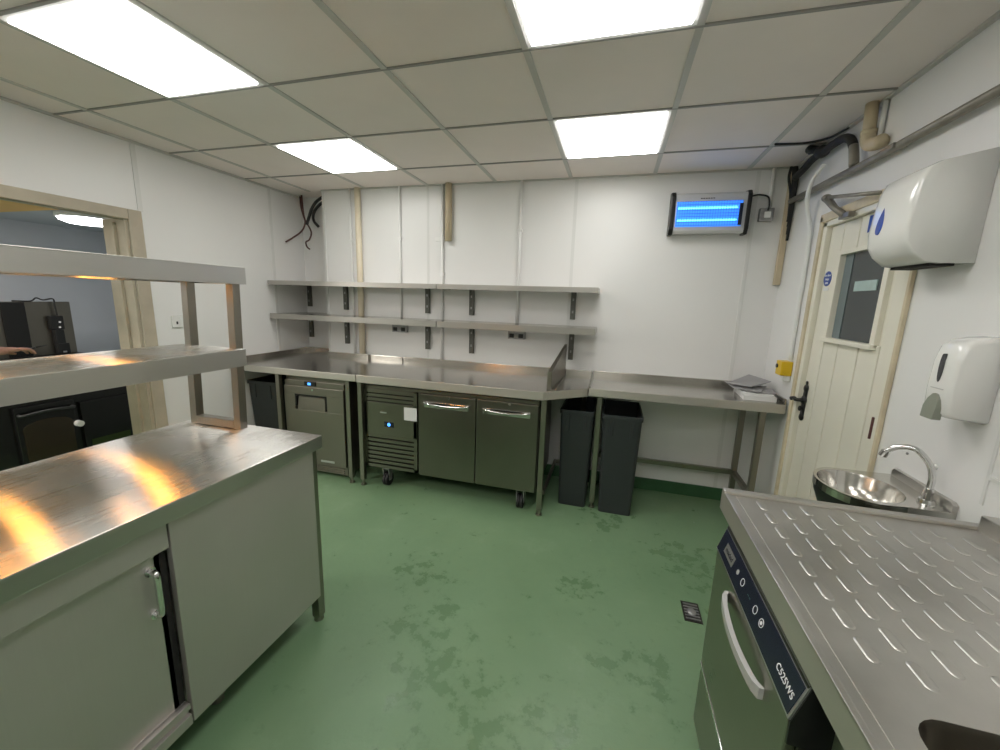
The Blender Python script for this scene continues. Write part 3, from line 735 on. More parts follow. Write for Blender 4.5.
# ------------------------------------------------------------------ right corner pipework
tr = MB().box(1.052, XR - .003, YB - .04, YB - .001, 1.662, 2.40, .003)
tag(tr.build('corner_trunking', M['pvcbeige']), 'beige trunking strip in the back right corner', 'trunking')
cb = MB()
for i, (dx, dz) in enumerate(((0, 0), (.014, .02), (-.014, .03), (.006, -.05), (.016, -.09))):
    cb.tube(bez([(1.045 + dx, YB - .085, 2.41), (1.048 + dx * 1.6, YB - .09 - .01 * (i % 2), 2.34), (1.06 + dx * .8, YB - .09, 2.24), (1.066 + dx * .5, YB - .085, 2.12), (1.066 + dx * .4, YB - .08, 2.04 + dz)], 20), .009, 8)
tag(cb.build('cable_bundle', M['insul']), 'black cable bundle hanging over the beige corner trunking', 'cables')
PX = 1.055
pipe('wall_pipe', [(PX, YB - .095, 2.196), (PX, 2.30, 2.168), (PX, .55, 2.155)], .0165, M['pipesteel'], 'long grey steel pipe along the right wall above the door', 'pipe',
     clips=[(PX, 2.14, 2.167), (PX, 1.2, 2.160)], seg=18)
bp = thing('black_pipe', (1.045, 2.8, 2.2), 'black insulated pipe bending down from the corner into the grey pipe', 'pipe')
MB().tube(bez([(1.045, 3.16, 2.33), (1.045, 3.043, 2.345), (1.045, 2.928, 2.367), (1.045, 2.812, 2.365), (1.045, 2.691, 2.366), (1.045, 2.588, 2.357), (1.045, 2.515, 2.325), (1.045, 2.475, 2.28)], 40), .020, 12).build('bend', M['insul'], bp)
MB().tube(bez([(1.045, 2.476, 2.283), (1.045, 2.455, 2.23), (1.045, 2.44, 2.185)], 12), .020, 12).build('bare_end', M['pipesteel'], bp)
MB().ball((1.045, 2.82, 2.372), .036, 1, 1.4, .9).tube([(1.042, 2.84, 2.385), (1.015, 2.92, 2.418)], .022, 10).tube([(1.0, 2.87, 2.415), (1.035, 2.955, 2.412)], .012, 8).build('tee_valve', M['insul'], bp)
pipe('black_cable_run', bez([(1.07, 2.62, 2.416), (1.045, 2.752, 2.419), (.961, 2.81, 2.419), (.80, 2.80, 2.419)], 16), .006, M['insul'], 'thin black cable running along the ceiling from the black pipe', 'cable', seg=8)
pipe('conduit', bez([(1.06, 2.80, 2.30), (1.03, 2.83, 2.235), (1.02, 2.845, 2.155), (1.045, 2.875, 2.06), (1.07, 2.87, 1.945), (1.075, 2.868, 1.73), (1.075, 2.868, 1.5), (1.075, 2.86, 1.19)], 60), .0115, M['pvcwhite'], 'white conduit bowing over the grey pipe down to the yellow box', 'conduit', 'white wall conduits')
bpv = thing('beige_waste_pipe', (1.05, 2.36, 2.22), 'beige plastic pipe with elbow coming out of the ceiling over the door', 'pipe')
MB().tube([(1.05, 2.368, 2.285), (1.05, 2.385, ZC - .002)], .025, 18).build('pipe_length', M['pvcbeige'], bpv)
MB().tube(bez([(1.05, 2.37, 2.30), (1.05, 2.363, 2.265), (1.052, 2.345, 2.246), (1.056, 2.31, 2.236), (1.06, 2.27, 2.232)], 16), .029, 18).tube([(1.05, 2.369, 2.29), (1.05, 2.370, 2.31)], .031, 18).build('elbow', M['pvcbeige'], bpv)
pipe('conduit', [(1.078, 2.335, 2.265), (1.078, 2.335, ZC - .013)], .010, M['pvcwhite'], 'short white conduit behind the beige elbow pipe', 'conduit', 'white wall conduits')
yb_ = thing('yellow_wall_box', (XR, 2.885, 1.08), 'yellow square control box on the right wall above the side table', 'switch box')
MB().box(1.028, XR - .001, 2.84, 2.93, 1.088, 1.178, .006).build('box', M['yellow'], yb_)
MB().cyl((1.022, 2.905, 1.143), (1.028, 2.905, 1.143), .013, 16).build('key_switch', M['black'], yb_)
MB().box(1.05, XR - .001, 2.85, 2.90, 1.052, 1.088, .004).build('cable_gland', M['pvcwhite'], yb_)

# socket on the left wall
ls = thing('plastic_socket', (XL, 2.215, 1.22), 'white double socket on the left wall behind the gantry uprights', 'socket')
MB().box(XL + .001, XL + .012, 2.145, 2.291, 1.226, 1.312, .004).build('plate', M['whiteplastic'], ls)
for s in (-1, 1):
    MB().box(XL + .012, XL + .0135, 2.218 + s * .04 - .006, 2.218 + s * .04 + .006, 1.25, 1.27).build('outlet_slots', M['black'], ls)
    MB().box(XL + .012, XL + .016, 2.218 + s * .012 - .006, 2.218 + s * .012 + .006, 1.285, 1.30, .002).build('rocker', M['frame_white'], ls)

# ------------------------------------------------------------------ papers on the side table
pp = MB()
def sheet(mb, cx, cy, w, h, rot, z0, z1, tilt=0.0):
    c, s = math.cos(rot), math.sin(rot)
    q = [(-w / 2, -h / 2), (w / 2, -h / 2), (w / 2, h / 2), (-w / 2, h / 2)]
    P = [(cx + a * c - b * s, cy + a * s + b * c, tilt * (b + h / 2) + .0) for a, b in q]
    mb.hexa([(p[0], p[1], z0 + p[2]) for p in P], [(p[0], p[1], z1 + p[2]) for p in P])
    return mb
PZ = SZ + .0015
def stack(name, corners, z0, z1, m, lab, cat, lift=(0, 0, 0, 0)):
    o = MB().hexa([(x, y, z0 + l) for (x, y), l in zip(corners, lift)], [(x, y, z1 + l) for (x, y), l in zip(corners, lift)]).build(name, m)
    return tag(o, lab, cat)
stack('paper_pad', [(.845, 2.835), (1.03, 2.835), (1.045, 3.12), (.86, 3.12)], PZ, PZ + .030, M['paper'], 'thick white paper pad at the bottom of the pile on the side table', 'papers')
stack('paper_sheets', [(.835, 2.855), (1.01, 2.825), (1.05, 3.11), (.87, 3.14)], PZ + .031, PZ + .044, M['paper'], 'loose white papers on the pad under the grey folder', 'papers')
stack('booklet', [(.86, 2.87), (1.03, 2.85), (1.05, 3.02), (.88, 3.04)], PZ + .045, PZ + .054, M['folder'], 'thin grey booklet sandwiched between white papers and card folder', 'booklet')
fo = MB()
for dz, q in ((.055, [(.80, 2.92), (.93, 2.83), (1.045, 3.08), (.80, 3.16)]), (.062, [(.785, 3.02), (.90, 2.90), (1.055, 3.04), (.98, 3.255)])):
    lf = (.004, .012, .034, .040) if dz > .06 else (0, 0, 0, 0)
    fo.hexa([(x, y, PZ + dz + l) for (x, y), l in zip(q, lf)], [(x, y, PZ + dz + .004 + l) for (x, y), l in zip(q, lf)])
tag(fo.build('card_folder', M['folder']), 'grey card folder lying askew on top of the papers', 'folder')

# ------------------------------------------------------------------ dishwash table (right foreground)
DX0, DX1, DY0, DY1, DZ = .393, 1.045, -.35, 1.397, .90
dt = thing('dishwash_table', (.73, .5, 0), 'stainless steel dishwash table with embossed drainer and sink bowl, right foreground', 'sink table')
hole = rrect(.472, .93, .20, .66, .05, 6)
tp = MB().plate([(DX0 + .004, DY0), (DX1, DY0), (DX1, DY1 - .004), (DX0 + .004, DY1 - .004)], [hole[::-1]], DZ - .006, DZ)
# embossed drainer ribs, staggered columns
def rib(mb, cx, cy, ln, w, h):
    loops = []
    for s, z in ((1.0, 0.0), (.86, h * .7), (.66, h)):
        p = []
        r = w / 2 * s; l = ln / 2 - w / 2
        p += arc(cx, cy + l, r, r, 0, PI, 8) + arc(cx, cy - l, r, r, PI, 2 * PI, 8)
        loops.append([(a, b, DZ + z) for a, b in p])
    mb.loft(loops)
for ci in range(9):
    x = .487 + .0605 * ci
    for ri in range(10):
        yy = .778 + .0775 * ri - (.0385 if ci % 2 else 0) + .004 * ci
        if ci % 2 == 0 and ri == 0 and ci > 2: pass
        if yy < 1.34 and x < 1.0: rib(tp, x, yy, .060, .021, .0018)
tp.build('drainer_top', M['st_plain'], dt)
MB().box(DX0, DX1 + .035, DY1 - .028, DY1, DZ - .002, DZ + .010, .004).box(DX0, DX0 + .012, DY0, DY1 - .02, DZ - .003, DZ + .0035, .0015).box(DX0, DX0 + .004, DY0, DY1, DZ - .062, DZ).box(DX0, DX1, DY1 - .004, DY1, DZ - .062, DZ).box(.425, .429, DY0, DY1 - .03, DZ - .002, DZ + .0015, .0007).build('raised_rim', M['st_plain'], dt)
edge(dt.children[1])
MB().box(DX1 - .005, XR - .006, DY0, DY1 - .028, DZ - .04, DZ + .046, .004).build('upstand', M['st_plain'], dt)
bl = [[(p[0], p[1], DZ - .001) for p in hole]]
for ins, z in ((.004, -.012), (.012, -.10), (.02, -.19), (.05, -.215)):
    bl.append([(p[0], p[1], DZ + z) for p in rrect(.472 + ins, .93 - ins, .20 + ins, .66 - ins, .05, 6)])
MB().loft(bl).build('sink_bowl', M['st_dark'], dt)
for x, yy in ((.435, -.28), (.435, .675), (1.02, -.28), (1.02, 1.33), (1.0, .68)):
    leg(dt, x, yy, DZ - .03)
MB().box(.42, .45, -.26, .655, .25, .285, .002).build('stretcher', M['st_leg'], dt)

# dishwasher
dw = thing('dishwasher', (.70, 1.01, 0), 'undercounter steel dishwasher with navy control strip beneath the drainer', 'dishwasher')
WY0, WY1 = .738, 1.288
MB().box(.392, .98, WY0, WY1, .10, .833, .004).build('body', M['dwside'], dw)
dd = MB().box(.372, .392, WY0 + .003, WY1 - .003, .335, .748, .004).build('door', M['st_dw'], dw)
hb = MB()
n = 18
secs = []
for i in range(n + 1):
    t = i / n; yy = 1.135 - .29 * t
    bow = math.sin(PI * t); x = .366 - .022 * bow ** .5
    zc = .700 - .012 * t
    hw = .010 + .004 * abs(2 * t - 1) ** 2
    secs.append([(x - .004, yy, zc - hw), (x + .008, yy, zc - hw), (x + .008, yy, zc + hw), (x - .004, yy, zc + hw)])
hb.loft(secs, smooth=False, cap0=True)
hb.build('handle', M['greyplastic'], dd)
MB().box(.374, .392, WY0 + .003, WY1 - .003, .105, .322, .003).build('lower_panel', M['st_dw'], dw)
MB().box(.370, .376, WY0 + .003, WY1 - .003, .322, .334, .001).build('trim_line', M['chrome'], dw)
A, B = (.370, .752), (.394, .830)
cpn = MB().prism([(A[0], A[1]), (B[0], B[1]), (.41, .833), (.41, .752)], 'y', WY0, WY1).build('control_fascia', M['alu'], dw)
MB().prism([(A[0] + .003, A[1] - .004), (B[0] + .002, B[1] - .004), (.50, .829), (.50, .70), (.374, .70)], 'y', WY0 - .003, WY0 + .001).build('end_cap', M['black'], dw)  # added black plate painting shade over the bright fascia end
up = Vector((B[0] - A[0], 0, B[1] - A[1])).normalized(); nor = Vector((-up.z, 0, up.x))
def on(t, yy, e=0.0):
    p = Vector((A[0], yy, A[1])) + up * (t * .0816) + nor * e
    return p
st_ = MB().hexa([on(.06, WY1 - .004, .0), on(.06, WY0 + .006, .0), on(.06, WY0 + .006, .0015), on(.06, WY1 - .004, .0015)], [on(.90, WY1 - .004, .0), on(.90, WY0 + .006, .0), on(.90, WY0 + .006, .0015), on(.90, WY1 - .004, .0015)])
strip = st_.build('control_strip', M['navy'], dw)
text('model_lettering', 'C525WS', .0205, on(.42, .790, .0017), (0, -1, 0), up, M['signwhite'], strip)
bd = MB().hexa([on(.30, 1.235, .0015), on(.30, 1.155, .0015), on(.30, 1.155, .0022), on(.30, 1.235, .0022)], [on(.66, 1.235, .0015), on(.66, 1.155, .0015), on(.66, 1.155, .0022), on(.66, 1.235, .0022)]).build('badge', M['alu'], strip)
text('badge_lettering', 'maidaid', .020, on(.48, 1.195, .0023), (0, -1, 0), up, M['navy'], bd)
for yy in (1.072, .973, .931):
    b = MB()
    c0 = on(.5, yy, .0016)
    pts = [c0 + (Vector((0, 1, 0)) * math.cos(a) + up * math.sin(a)) * .0095 for a in [2 * PI * i / 24 for i in range(25)]]
    b.tube(pts, .0009, 6, caps=False)
    b.build('button_ring', M['signwhite'], strip)
MB().cyl(on(.5, .931, .0015), on(.5, .931, .0025), .0045, 12).build('button_mark', M['signwhite'], strip)
MB().cyl(on(.5, 1.114, .0015), on(.5, 1.114, .0025), .007, 12).build('button_mark', M['greyplastic'], strip)
text('display_digits', '-- --', .013, on(.5, 1.018, .0017), (0, -1, 0), up, M['led'], strip)
for x in (.42, .93):
    for yy in (WY0 + .05, WY1 - .05): MB().cyl((x, yy, 0), (x, yy, .11), .02, 14).build('foot', M['black'], dw)

# ------------------------------------------------------------------ hand basin
hs = thing('hand_basin', (.95, 1.67, .75), 'small stainless steel wall-hung hand basin with swan-neck tap beside the cream door', 'basin')
BZ = .885
cx, cy = .898, 1.650
outl = [(1.070, 1.505), (.95, 1.500)] + arc(cx + .01, cy, .136, .160, 1.44 * PI, .60 * PI, 20) + [(.985, 1.805), (1.085, 1.81)]
inn = [(cx + .118 * math.cos(2 * PI * i / 36), cy + .134 * math.sin(2 * PI * i / 36)) for i in range(36)]
dk = MB().plate(outl, [inn], BZ - .004, BZ)
for loop_a, loop_b in zip(outl, outl[1:]):
    dk.quad((loop_a[0], loop_a[1], BZ - .028), (loop_b[0], loop_b[1], BZ - .028), (loop_b[0], loop_b[1], BZ), (loop_a[0], loop_a[1], BZ))
dk.build('rim', M['polish'], hs)
bl = []
for s, z in ((1, -.001), (.97, -.012), (.90, -.05), (.74, -.095), (.45, -.118), (.12, -.125)):
    bl.append([(cx + .118 * s * math.cos(2 * PI * i / 36), cy + .134 * s * math.sin(2 * PI * i / 36), BZ + z) for i in range(36)])
MB().loft(bl).build('bowl', M['polish'], hs)
bl = []
for s, z in ((1.07, -.006), (1.03, -.05), (.86, -.105), (.5, -.135), (.15, -.14)):
    bl.append([(cx + .118 * s * math.cos(2 * PI * i / 36), cy + .134 * s * math.sin(2 * PI * i / 36), BZ + z) for i in range(36)])
MB().loft(bl).build('bowl_underside', M['black'], hs)  # steel underside coloured black for its shadow side
MB().prism([(1.508, BZ - .03), (1.508, BZ + .022), (1.52, BZ + .03), (1.79, BZ + .03), (1.80, BZ + .02), (1.80, BZ - .03)], 'x', 1.074, XR - .001).box(.96, 1.072, 1.499, 1.504, BZ - .04, BZ).build('upstand', M['st_plain'], hs)
MB().tube(bez([(.98, 1.655, BZ - .13), (.98, 1.655, BZ - .3), (1.02, 1.655, BZ - .36), (XR - .002, 1.655, BZ - .36)], 20), .018, 12).build('waste_trap', M['pvcwhite'], hs)
MB().cyl((cx, cy, BZ - .126), (cx, cy, BZ - .122), .022, 20).build('plug_hole', M['chrome'], hs)
tapm = MB().cyl((1.043, 1.565, BZ), (1.043, 1.565, BZ + .012), (.024, .020), 20).cyl((1.043, 1.565, BZ + .01), (1.043, 1.565, BZ + .05), (.015, .012), 16)
tapm.tube(bez([(1.043, 1.565, BZ + .04), (1.045, 1.568, BZ + .085), (1.035, 1.578, BZ + .130), (1.005, 1.598, BZ + .168), (.972, 1.618, BZ + .165), (.952, 1.630, BZ + .148), (.945, 1.634, BZ + .135)], 36), .0095, 14)
tapm.cyl((.947, 1.633, BZ + .142), (.941, 1.637, BZ + .122), .0125, 14)
tapm.build('tap', M['chrome'], hs)
for yy, zz, r in ((1.630, .990, .010), (1.765, .987, .005)):
    o = MB().ball((XR - .003, yy, zz), r, .8, 1, 1).build('screw_cap', M['whiteplastic'] if r > .006 else M['galv'])
    tag(o, 'white round screw cap on the wall right of the tap' if r > .006 else 'tiny dark screw head on the wall above the hand basin', 'screw cap')

# ------------------------------------------------------------------ dispensers on the right wall
td = thing('towel_dispenser', (1.0, 1.87, 1.66), 'large white glossy paper towel dispenser with blue drop window over the door edge', 'dispenser')
def prof(y0, y1):
    return y0, y1
yN, yF = 1.672, 1.91
# profile in (x,z), front towards -x, swept along the wall with rounded ends
def tprof(s):
    xf = lambda x: XR - .002 - (XR - .002 - x) * s
    return [(XR - .002, 1.662), (xf(1.0), 1.662), (xf(.955), 1.668), (xf(.917), 1.698), (xf(.896), 1.732), (xf(.890), 1.78), (xf(.896), 1.86), (xf(.905), 1.92), (xf(.918), 1.955), (xf(.95), 1.975), (XR - .002, 2.004)]
loops = []
for yy, s in ((yN, .94), (yN + .004, .968), (yN + .012, .988), (yN + .028, 1.0), (yF - .045, 1.0), (yF - .02, .975), (yF - .006, .93), (yF, .87)):
    loops.append([(a, yy, b) for a, b in tprof(s)])
MB().loft(loops, smooth=True, cap0=True).build('cover', M['whiteplastic'], td)
mo = MB().hexa([(.985, yN + .02, 1.655), (1.05, yN + .02, 1.655), (1.05, yF - .02, 1.655), (.985, yF - .02, 1.655)], [(.985, yN + .02, 1.664), (1.05, yN + .02, 1.664), (1.05, yF - .02, 1.664), (.985, yF - .02, 1.664)])
mo.build('towel_slot', M['gap'], td)
dp = []
xd = lambda z: .890 + max(0, z - 1.78) * .10 - .002
yc = 1.822
dpp = []
for i in range(28):
    a = 2 * PI * i / 28
    zz = math.cos(a); w = math.sin(a) * (.5 - .5 * zz) ** .45
    dpp.append((yc - w * .022, 1.818 + zz * .046))
MB().hexa([(xd(z) + .004, y_, z) for y_, z in dpp], [(xd(z) - .0005, y_, z) for y_, z in dpp]).build('drop_window', M['drop'], td)

sd_ = thing('soap_dispenser', (1.03, 1.55, 1.17), 'white soap dispenser with grey push bar on the right wall above the basin', 'dispenser')
def sprof(s):
    c = 1.30
    P = [(XR - .002, 1.178), (.998, 1.188), (.985, 1.20), (.981, 1.27), (.984, 1.36), (.994, 1.405), (1.014, 1.425), (1.05, 1.434), (XR - .002, 1.438)]
    return [(XR - .002 - (XR - .002 - x) * s, c + (z - c) * (s if s < 1 else 1)) for x, z in P]
loops = []
for yy, s in ((1.484, .90), (1.487, .94), (1.494, .975), (1.504, 1.0), (1.572, 1.0), (1.583, .965), (1.589, .92), (1.592, .86)):
    loops.append([(a, yy, b) for a, b in sprof(s)])
MB().loft(loops, smooth=True, cap0=True).build('cover', M['whiteplastic'], sd_)
pbp = [(1.506, 1.178), (1.556, 1.178), (1.558, 1.215), (1.553, 1.240), (1.542, 1.256), (1.532, 1.259), (1.522, 1.256), (1.511, 1.240), (1.505, 1.215)]
MB().hexa([(.990, a, b) for a, b in pbp], [(.966 + max(0, (b - 1.2)) * .2, a, b) for a, b in pbp], .002).build('push_bar', M['greenplastic'], sd_)
lw = [(1.538 + .008 * math.sin(2 * PI * i / 20), 1.337 + .044 * math.cos(2 * PI * i / 20)) for i in range(20)]
MB().hexa([(.990, a, b) for a, b in lw], [(.9795, a, b) for a, b in lw]).build('level_window', M['slot'], sd_)
MB().box(.9795, .984, 1.51, 1.56, 1.272, 1.275).build('seam', M['greyplastic'], sd_)

# ------------------------------------------------------------------ floor drain
fd = thing('floor_drain', (.487, 1.94, 0), 'small dark rectangular floor drain beside the dishwasher', 'drain')
MB().box(.447, .530, 1.872, 2.008, .0005, .004, .001).build('frame', M['drainblack'], fd)
gr = MB()
for i in range(6): gr.box(.455, .522, 1.885 + i * .02, 1.893 + i * .02, .004, .007)
gr.ball((.488, 1.935, .007), .022, 1, 1.2, .35)
gr.build('grate', M['galv'], fd)
rs = MB().cyl((.46, 1.845, .0003), (.46, 1.845, .0012), .018, 14)

# ------------------------------------------------------------------ next room: range, splashback, radio, light, cook
dl = thing('dome_light', (-4.1, 2.32, 2.0), 'round glowing dome light on the ceiling of the next room', 'ceiling light')
MB().lathe((-4.1, 2.32, 2.045), [(.185, .015), (.185, -.02), (.175, -.022)], 36, close=True).build('base', M['frame_white'], dl)
MB().lathe((-4.1, 2.32, 2.045), [(.172, -.018), (.165, -.035), (.12, -.055), (.03, -.064)], 36).build('diffuser', M['bulk'], dl)
rg = thing('cooking_range', (-4.5, 1.7, 0), 'black oven range in the next room, seen below the gantry shelf', 'oven')
MB().box(-4.85, -4.2, .9, 2.485, .10, .90, .006).build('body', M['enamel'], rg)
for y0 in (1.74,):
    od = MB().box(-4.2, -4.17, y0, y0 + .345, .12, .60, .006).build('oven_door', M['enamel'], rg)
    ap = [(y0 + .03, .16), (y0 + .315, .16), (y0 + .315, .43)] + [(y0 + .1725 + .1425 * math.cos(a), .43 + .055 * math.sin(a)) for a in [PI * i / 10 for i in range(1, 10)]] + [(y0 + .03, .43)]
    MB().hexa([(-4.175, a, b) for a, b in ap], [(-4.165, a, b) for a, b in ap]).build('window', M['ovenglass'], od)
    MB().tube(bez([(-4.17, y0 + .02, .545), (-4.135, y0 + .03, .545), (-4.13, y0 + .17, .555), (-4.135, y0 + .315, .545), (-4.17, y0 + .325, .545)], 20), .010, 10).build('handle', mat('dull dark steel', (.06, .06, .058), .35, .6), od)
od = MB().box(-4.2, -4.175, 2.12, 2.47, .12, .56, .006).build('oven_door', M['enamel'], rg)
MB().box(-4.176, -4.17, 2.16, 2.44, .15, .23, .002).build('window', mat('dim green glass', (.03, .045, .012), .15), od)
MB().cyl((-4.17, 2.085, .395), (-4.13, 2.085, .395), (.026, .024), 18).build('knob', M['whiteplastic'], rg)
for x in (-4.75, -4.3):
    for yy in (1.0, 2.4): MB().cyl((x, yy, 0), (x, yy, .10), .025, 12).build('foot', M['black'], rg)
sb = thing('splashback', (-4.76, 2.0, .90), 'dark steel splashback standing on the range in the next room', 'splashback')
MB().box(-4.79, -4.75, .95, 2.46, .902, 1.36, .004).build('panel', M['st_dark'], sb)
MB().box(-4.75, -4.735, 2.02, 2.16, .902, 1.355, .002).build('dark_reflection', M['enamel'], sb)  # black strip painting a dark reflection in the steel panel
rd = thing('charger_block', (-4.72, 2.34, 1.0), 'black plug block hanging by its cable on the splashback', 'charger')
rb = MB().box(-4.745, -4.70, 2.285, 2.375, 1.12, 1.24, .008).box(-4.745, -4.695, 2.30, 2.365, .99, 1.12, .008).box(-4.745, -4.69, 2.305, 2.385, .905, 1.0, .010)
rb.build('block', M['black'], rd)
for yy, zz in ((2.345, 1.185), (2.34, 1.14)): MB().cyl((-4.70, yy, zz), (-4.696, yy, zz), .008, 10).build('indicator', M['signwhite'], rd)
MB().box(-4.69, -4.685, 2.33, 2.355, .915, .93, .002).build('plug_pin', M['alu'], rd)
MB().tube(bez([(-4.72, 2.345, 1.23), (-4.72, 2.34, 1.33), (-4.72, 2.335, 1.385), (-4.74, 2.28, 1.375), (-4.74, 2.24, 1.392), (-4.74, 2.20, 1.365), (-4.76, 2.10, 1.366)], 40), .006, 8).build('cable', M['black'], rd)

# the cook: mostly out of the picture, one hand reaching in
def skin_mesh(V, E, R, root=0, levels=2):
    me = bpy.data.meshes.new('skin'); me.from_pydata([tuple(v) for v in V], E, [])
    ob = link(bpy.data.objects.new('skin', me))
    ob.modifiers.new('s', 'SKIN'); ss = ob.modifiers.new('u', 'SUBSURF'); ss.levels = levels; ss.render_levels = levels
    for i, r in enumerate(R):
        rr = r if isinstance(r, tuple) else (r, r)
        me.skin_vertices[0].data[i].radius = rr
        me.skin_vertices[0].data[i].use_root = (i == root)
    dg = bpy.context.evaluated_depsgraph_get()
    out = bpy.data.meshes.new_from_object(ob.evaluated_get(dg))
    bpy.data.objects.remove(ob)
    return out
def person():
    px_, py_ = -3.66, 1.10
    V, E, R = [], [], []
    def add(p, r, par=None):
        V.append(p); R.append(r)
        if par is not None: E.append((par, len(V) - 1))
        return len(V) - 1
    pel = add((px_, py_, .96), (.15, .12))
    w = add((px_, py_, 1.12), (.135, .105), pel); ch = add((px_, py_ + .01, 1.30), (.16, .12), w); nk0 = add((px_, py_, 1.45), (.085, .07), ch); nk = add((px_, py_ + .01, 1.53), (.055, .055), nk0)
    h1 = add((px_, py_ + .03, 1.62), (.075, .09), nk); add((px_, py_ + .03, 1.72), (.07, .085), h1)
    for s in (-1, 1):
        hp = add((px_ + s * .095, py_, .90), .095, pel); kn = add((px_ + s * .10, py_ + .015, .50), .062, hp); an = add((px_ + s * .10, py_ - .01, .09), .042, kn); add((px_ + s * .105, py_ + .15, .045), (.042, .034), an)
    shl = add((px_ - .17, py_, 1.41), .066, ch)
    e1 = add((px_ - .19, py_ + .02, 1.15), .045, shl); w1 = add((px_ - .13, py_ + .24, 1.04), .030, e1)
    shr = add((px_ + .17, py_, 1.41), .066, ch)
    e2 = add((px_ + .20, py_ + .10, 1.16), .045, shr); w2 = add((px_ + .05, py_ + .36, 1.095), .032, e2); wp = add((px_ + .005, py_ + .455, 1.088), (.026, .020), w2)
    meshes = [skin_mesh(V, E, R)]
    # hands: palm plus five separate bent fingers each
    for base, dirv, hold in ((Vector((px_ + .005, py_ + .44, 1.090)), Vector((-.25, 1, -.08)), True), (Vector((px_ - .13, py_ + .24, 1.04)), Vector((.25, 1, -.25)), False)):
        f = dirv.normalized(); u_ = Vector((0, 0, 1)); sd = f.cross(u_).normalized(); u_ = sd.cross(f)
        at = lambda a, b, c: base + f * a + sd * b + u_ * c
        hand = 1
        pv = [at(-.03, 0, 0), at(.03, 0, .004), at(.075, 0, .002)]
        meshes.append(skin_mesh(pv, [(0, 1), (1, 2)], [(.026, .020), (.040, .018), (.040, .016)]))
        for b, ln, c in ((-.032, .062, 0), (-.011, .074, .003), (.011, .070, .003), (.031, .054, 0)):
            meshes.append(skin_mesh([at(.06, b * .9, c), at(.085, b, c + .004), at(.085 + ln * .45, b * 1.05, c + .002), at(.085 + ln * .80, b * 1.03, c - .014), at(.085 + ln * .98, b, c - .030)], [(0, 1), (1, 2), (2, 3), (3, 4)], [.010, .0095, .009, .008, .0065], levels=1))
        meshes.append(skin_mesh([at(.005, -.025, -.006), at(.035, -.052, -.014), at(.068, -.056, -.022), at(.095, -.045, -.028)], [(0, 1), (1, 2), (2, 3)], [.014, .012, .010, .008], levels=1))
    bm = bmesh.new()
    for me in meshes:
        bm.from_mesh(me); bpy.data.meshes.remove(me)
    head_c = Vector((px_, py_ + .045, 1.665))
    for fct in bm.faces:
        c = fct.calc_center_median(); fct.smooth = True
        arm = c.y > py_ + .13
        sk = (c.z > 1.50) or (arm and .98 < c.z < 1.25)
        fct.material_index = 0 if sk else 1
    # face
    for dx in (-.032, .032):
        bmesh.ops.create_uvsphere(bm, u_segments=10, v_segments=8, radius=.012, matrix=Matrix.Translation((px_ + dx, py_ + .118, 1.665)))
        bmesh.ops.create_uvsphere(bm, u_segments=10, v_segments=8, radius=.022, matrix=Matrix.Translation((px_ + dx * 2.45, py_ + .03, 1.65)) @ Matrix.Diagonal((.4, .8, 1.3, 1)))
    bmesh.ops.create_uvsphere(bm, u_segments=10, v_segments=8, radius=.016, matrix=Matrix.Translation((px_, py_ + .128, 1.64)) @ Matrix.Diagonal((.8, 1.1, 1.5, 1)))
    bmesh.ops.create_uvsphere(bm, u_segments=10, v_segments=6, radius=.022, matrix=Matrix.Translation((px_, py_ + .115, 1.605)) @ Matrix.Diagonal((1, .5, .3, 1)))
    root = Vector((px_, py_, 0))
    for v in bm.verts: v.co -= root
    me = bpy.data.meshes.new('person'); bm.to_mesh(me); bm.free()
    me.materials.append(M['skin']); me.materials.append(M['darkcloth'])
    o = link(bpy.data.objects.new('person', me)); o.location = root; WL[o.name] = root
    tag(o, 'person in dark clothes in the next room, only a reaching hand in view', 'person')
    MB().ball((px_, py_ + .012, 1.70), .098, .92, 1.08, .95).build('hair', M['hair'], o)
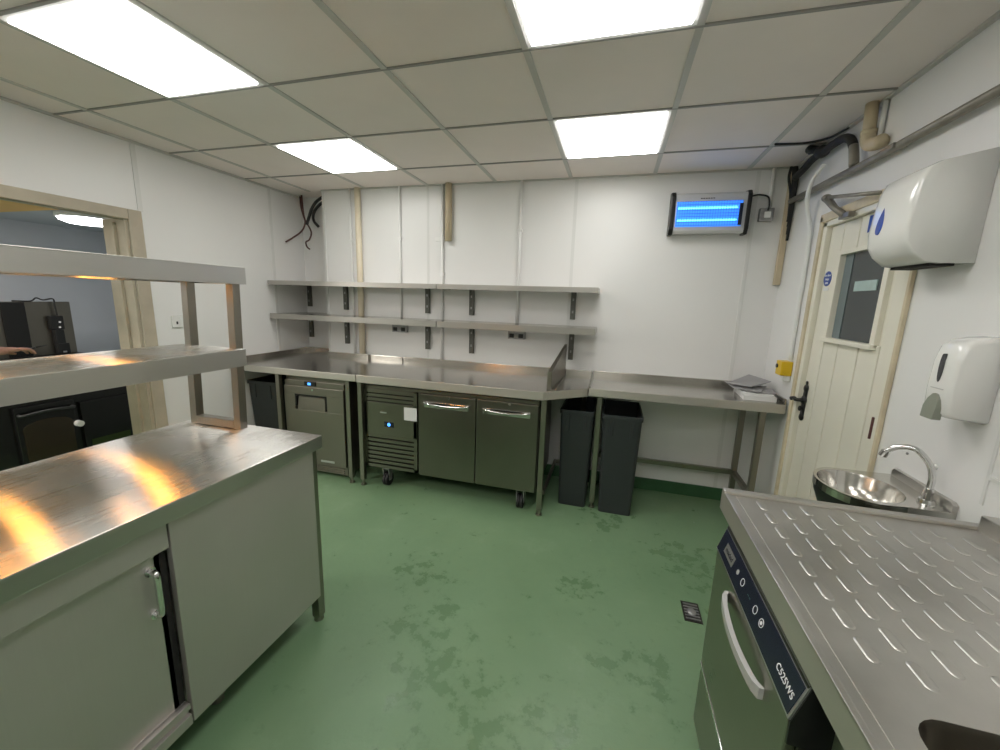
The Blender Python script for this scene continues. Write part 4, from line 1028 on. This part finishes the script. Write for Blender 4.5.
    return o
person()
kn = MB().tube(bez([(-3.665, 1.615, 1.083), (-3.68, 1.66, 1.083), (-3.70, 1.70, 1.090)], 8), .006, 8).tube([(-3.70, 1.70, 1.090), (-3.715, 1.765, 1.098)], [.005, .003], 8)
tag(kn.build('kitchen_tool', M['black']), 'thin dark kitchen tool held in the reaching hand', 'tool')

# ------------------------------------------------------------------ lights and world
def area(name, loc, sx, sy, power, col, rot=(0, 0, 0)):
    l = bpy.data.lights.new(name, 'AREA'); l.shape = 'RECTANGLE'; l.size = sx; l.size_y = sy; l.energy = power; l.color = col
    o = link(bpy.data.objects.new(name, l)); o.location = loc; o.rotation_euler = rot
    return o
area('next_room_fill', (-4.1, .2, 2.02), .5, .5, 75, (1, .96, .9))  # unseen fill lamp added to brighten the next room
w = bpy.data.worlds.new('World'); scene.world = w; w.use_nodes = True
w.node_tree.nodes['Background'].inputs[0].default_value = (.8, .85, .9, 1); w.node_tree.nodes['Background'].inputs[1].default_value = .05

# ------------------------------------------------------------------ camera (fitted to the ceiling grid)
yaw, pit, rol = -0.271498960, -0.186520296, 0.0320079707
fw = Vector((math.sin(yaw) * math.cos(pit), math.cos(yaw) * math.cos(pit), math.sin(pit)))
r0 = Vector((math.cos(yaw), -math.sin(yaw), 0)); u0 = r0.cross(fw)
r = r0 * math.cos(rol) + u0 * math.sin(rol); u = u0 * math.cos(rol) - r0 * math.sin(rol)
cam = bpy.data.cameras.new('Camera'); cam.sensor_width = 36; cam.sensor_fit = 'HORIZONTAL'; cam.lens = 398.475 / 1000 * 36; cam.clip_start = .02
co = link(bpy.data.objects.new('Camera', cam))
b_ = -fw
co.matrix_world = Matrix(((r.x, u.x, b_.x, 0), (r.y, u.y, b_.y, 0), (r.z, u.z, b_.z, 1.5), (0, 0, 0, 1)))
scene.camera = co
scene.view_settings.view_transform = 'Standard'
scene.view_settings.exposure = 0.1
scene.cycles.use_denoising = True
scene.cycles.max_bounces = 10
scene.cycles.sample_clamp_indirect = 6
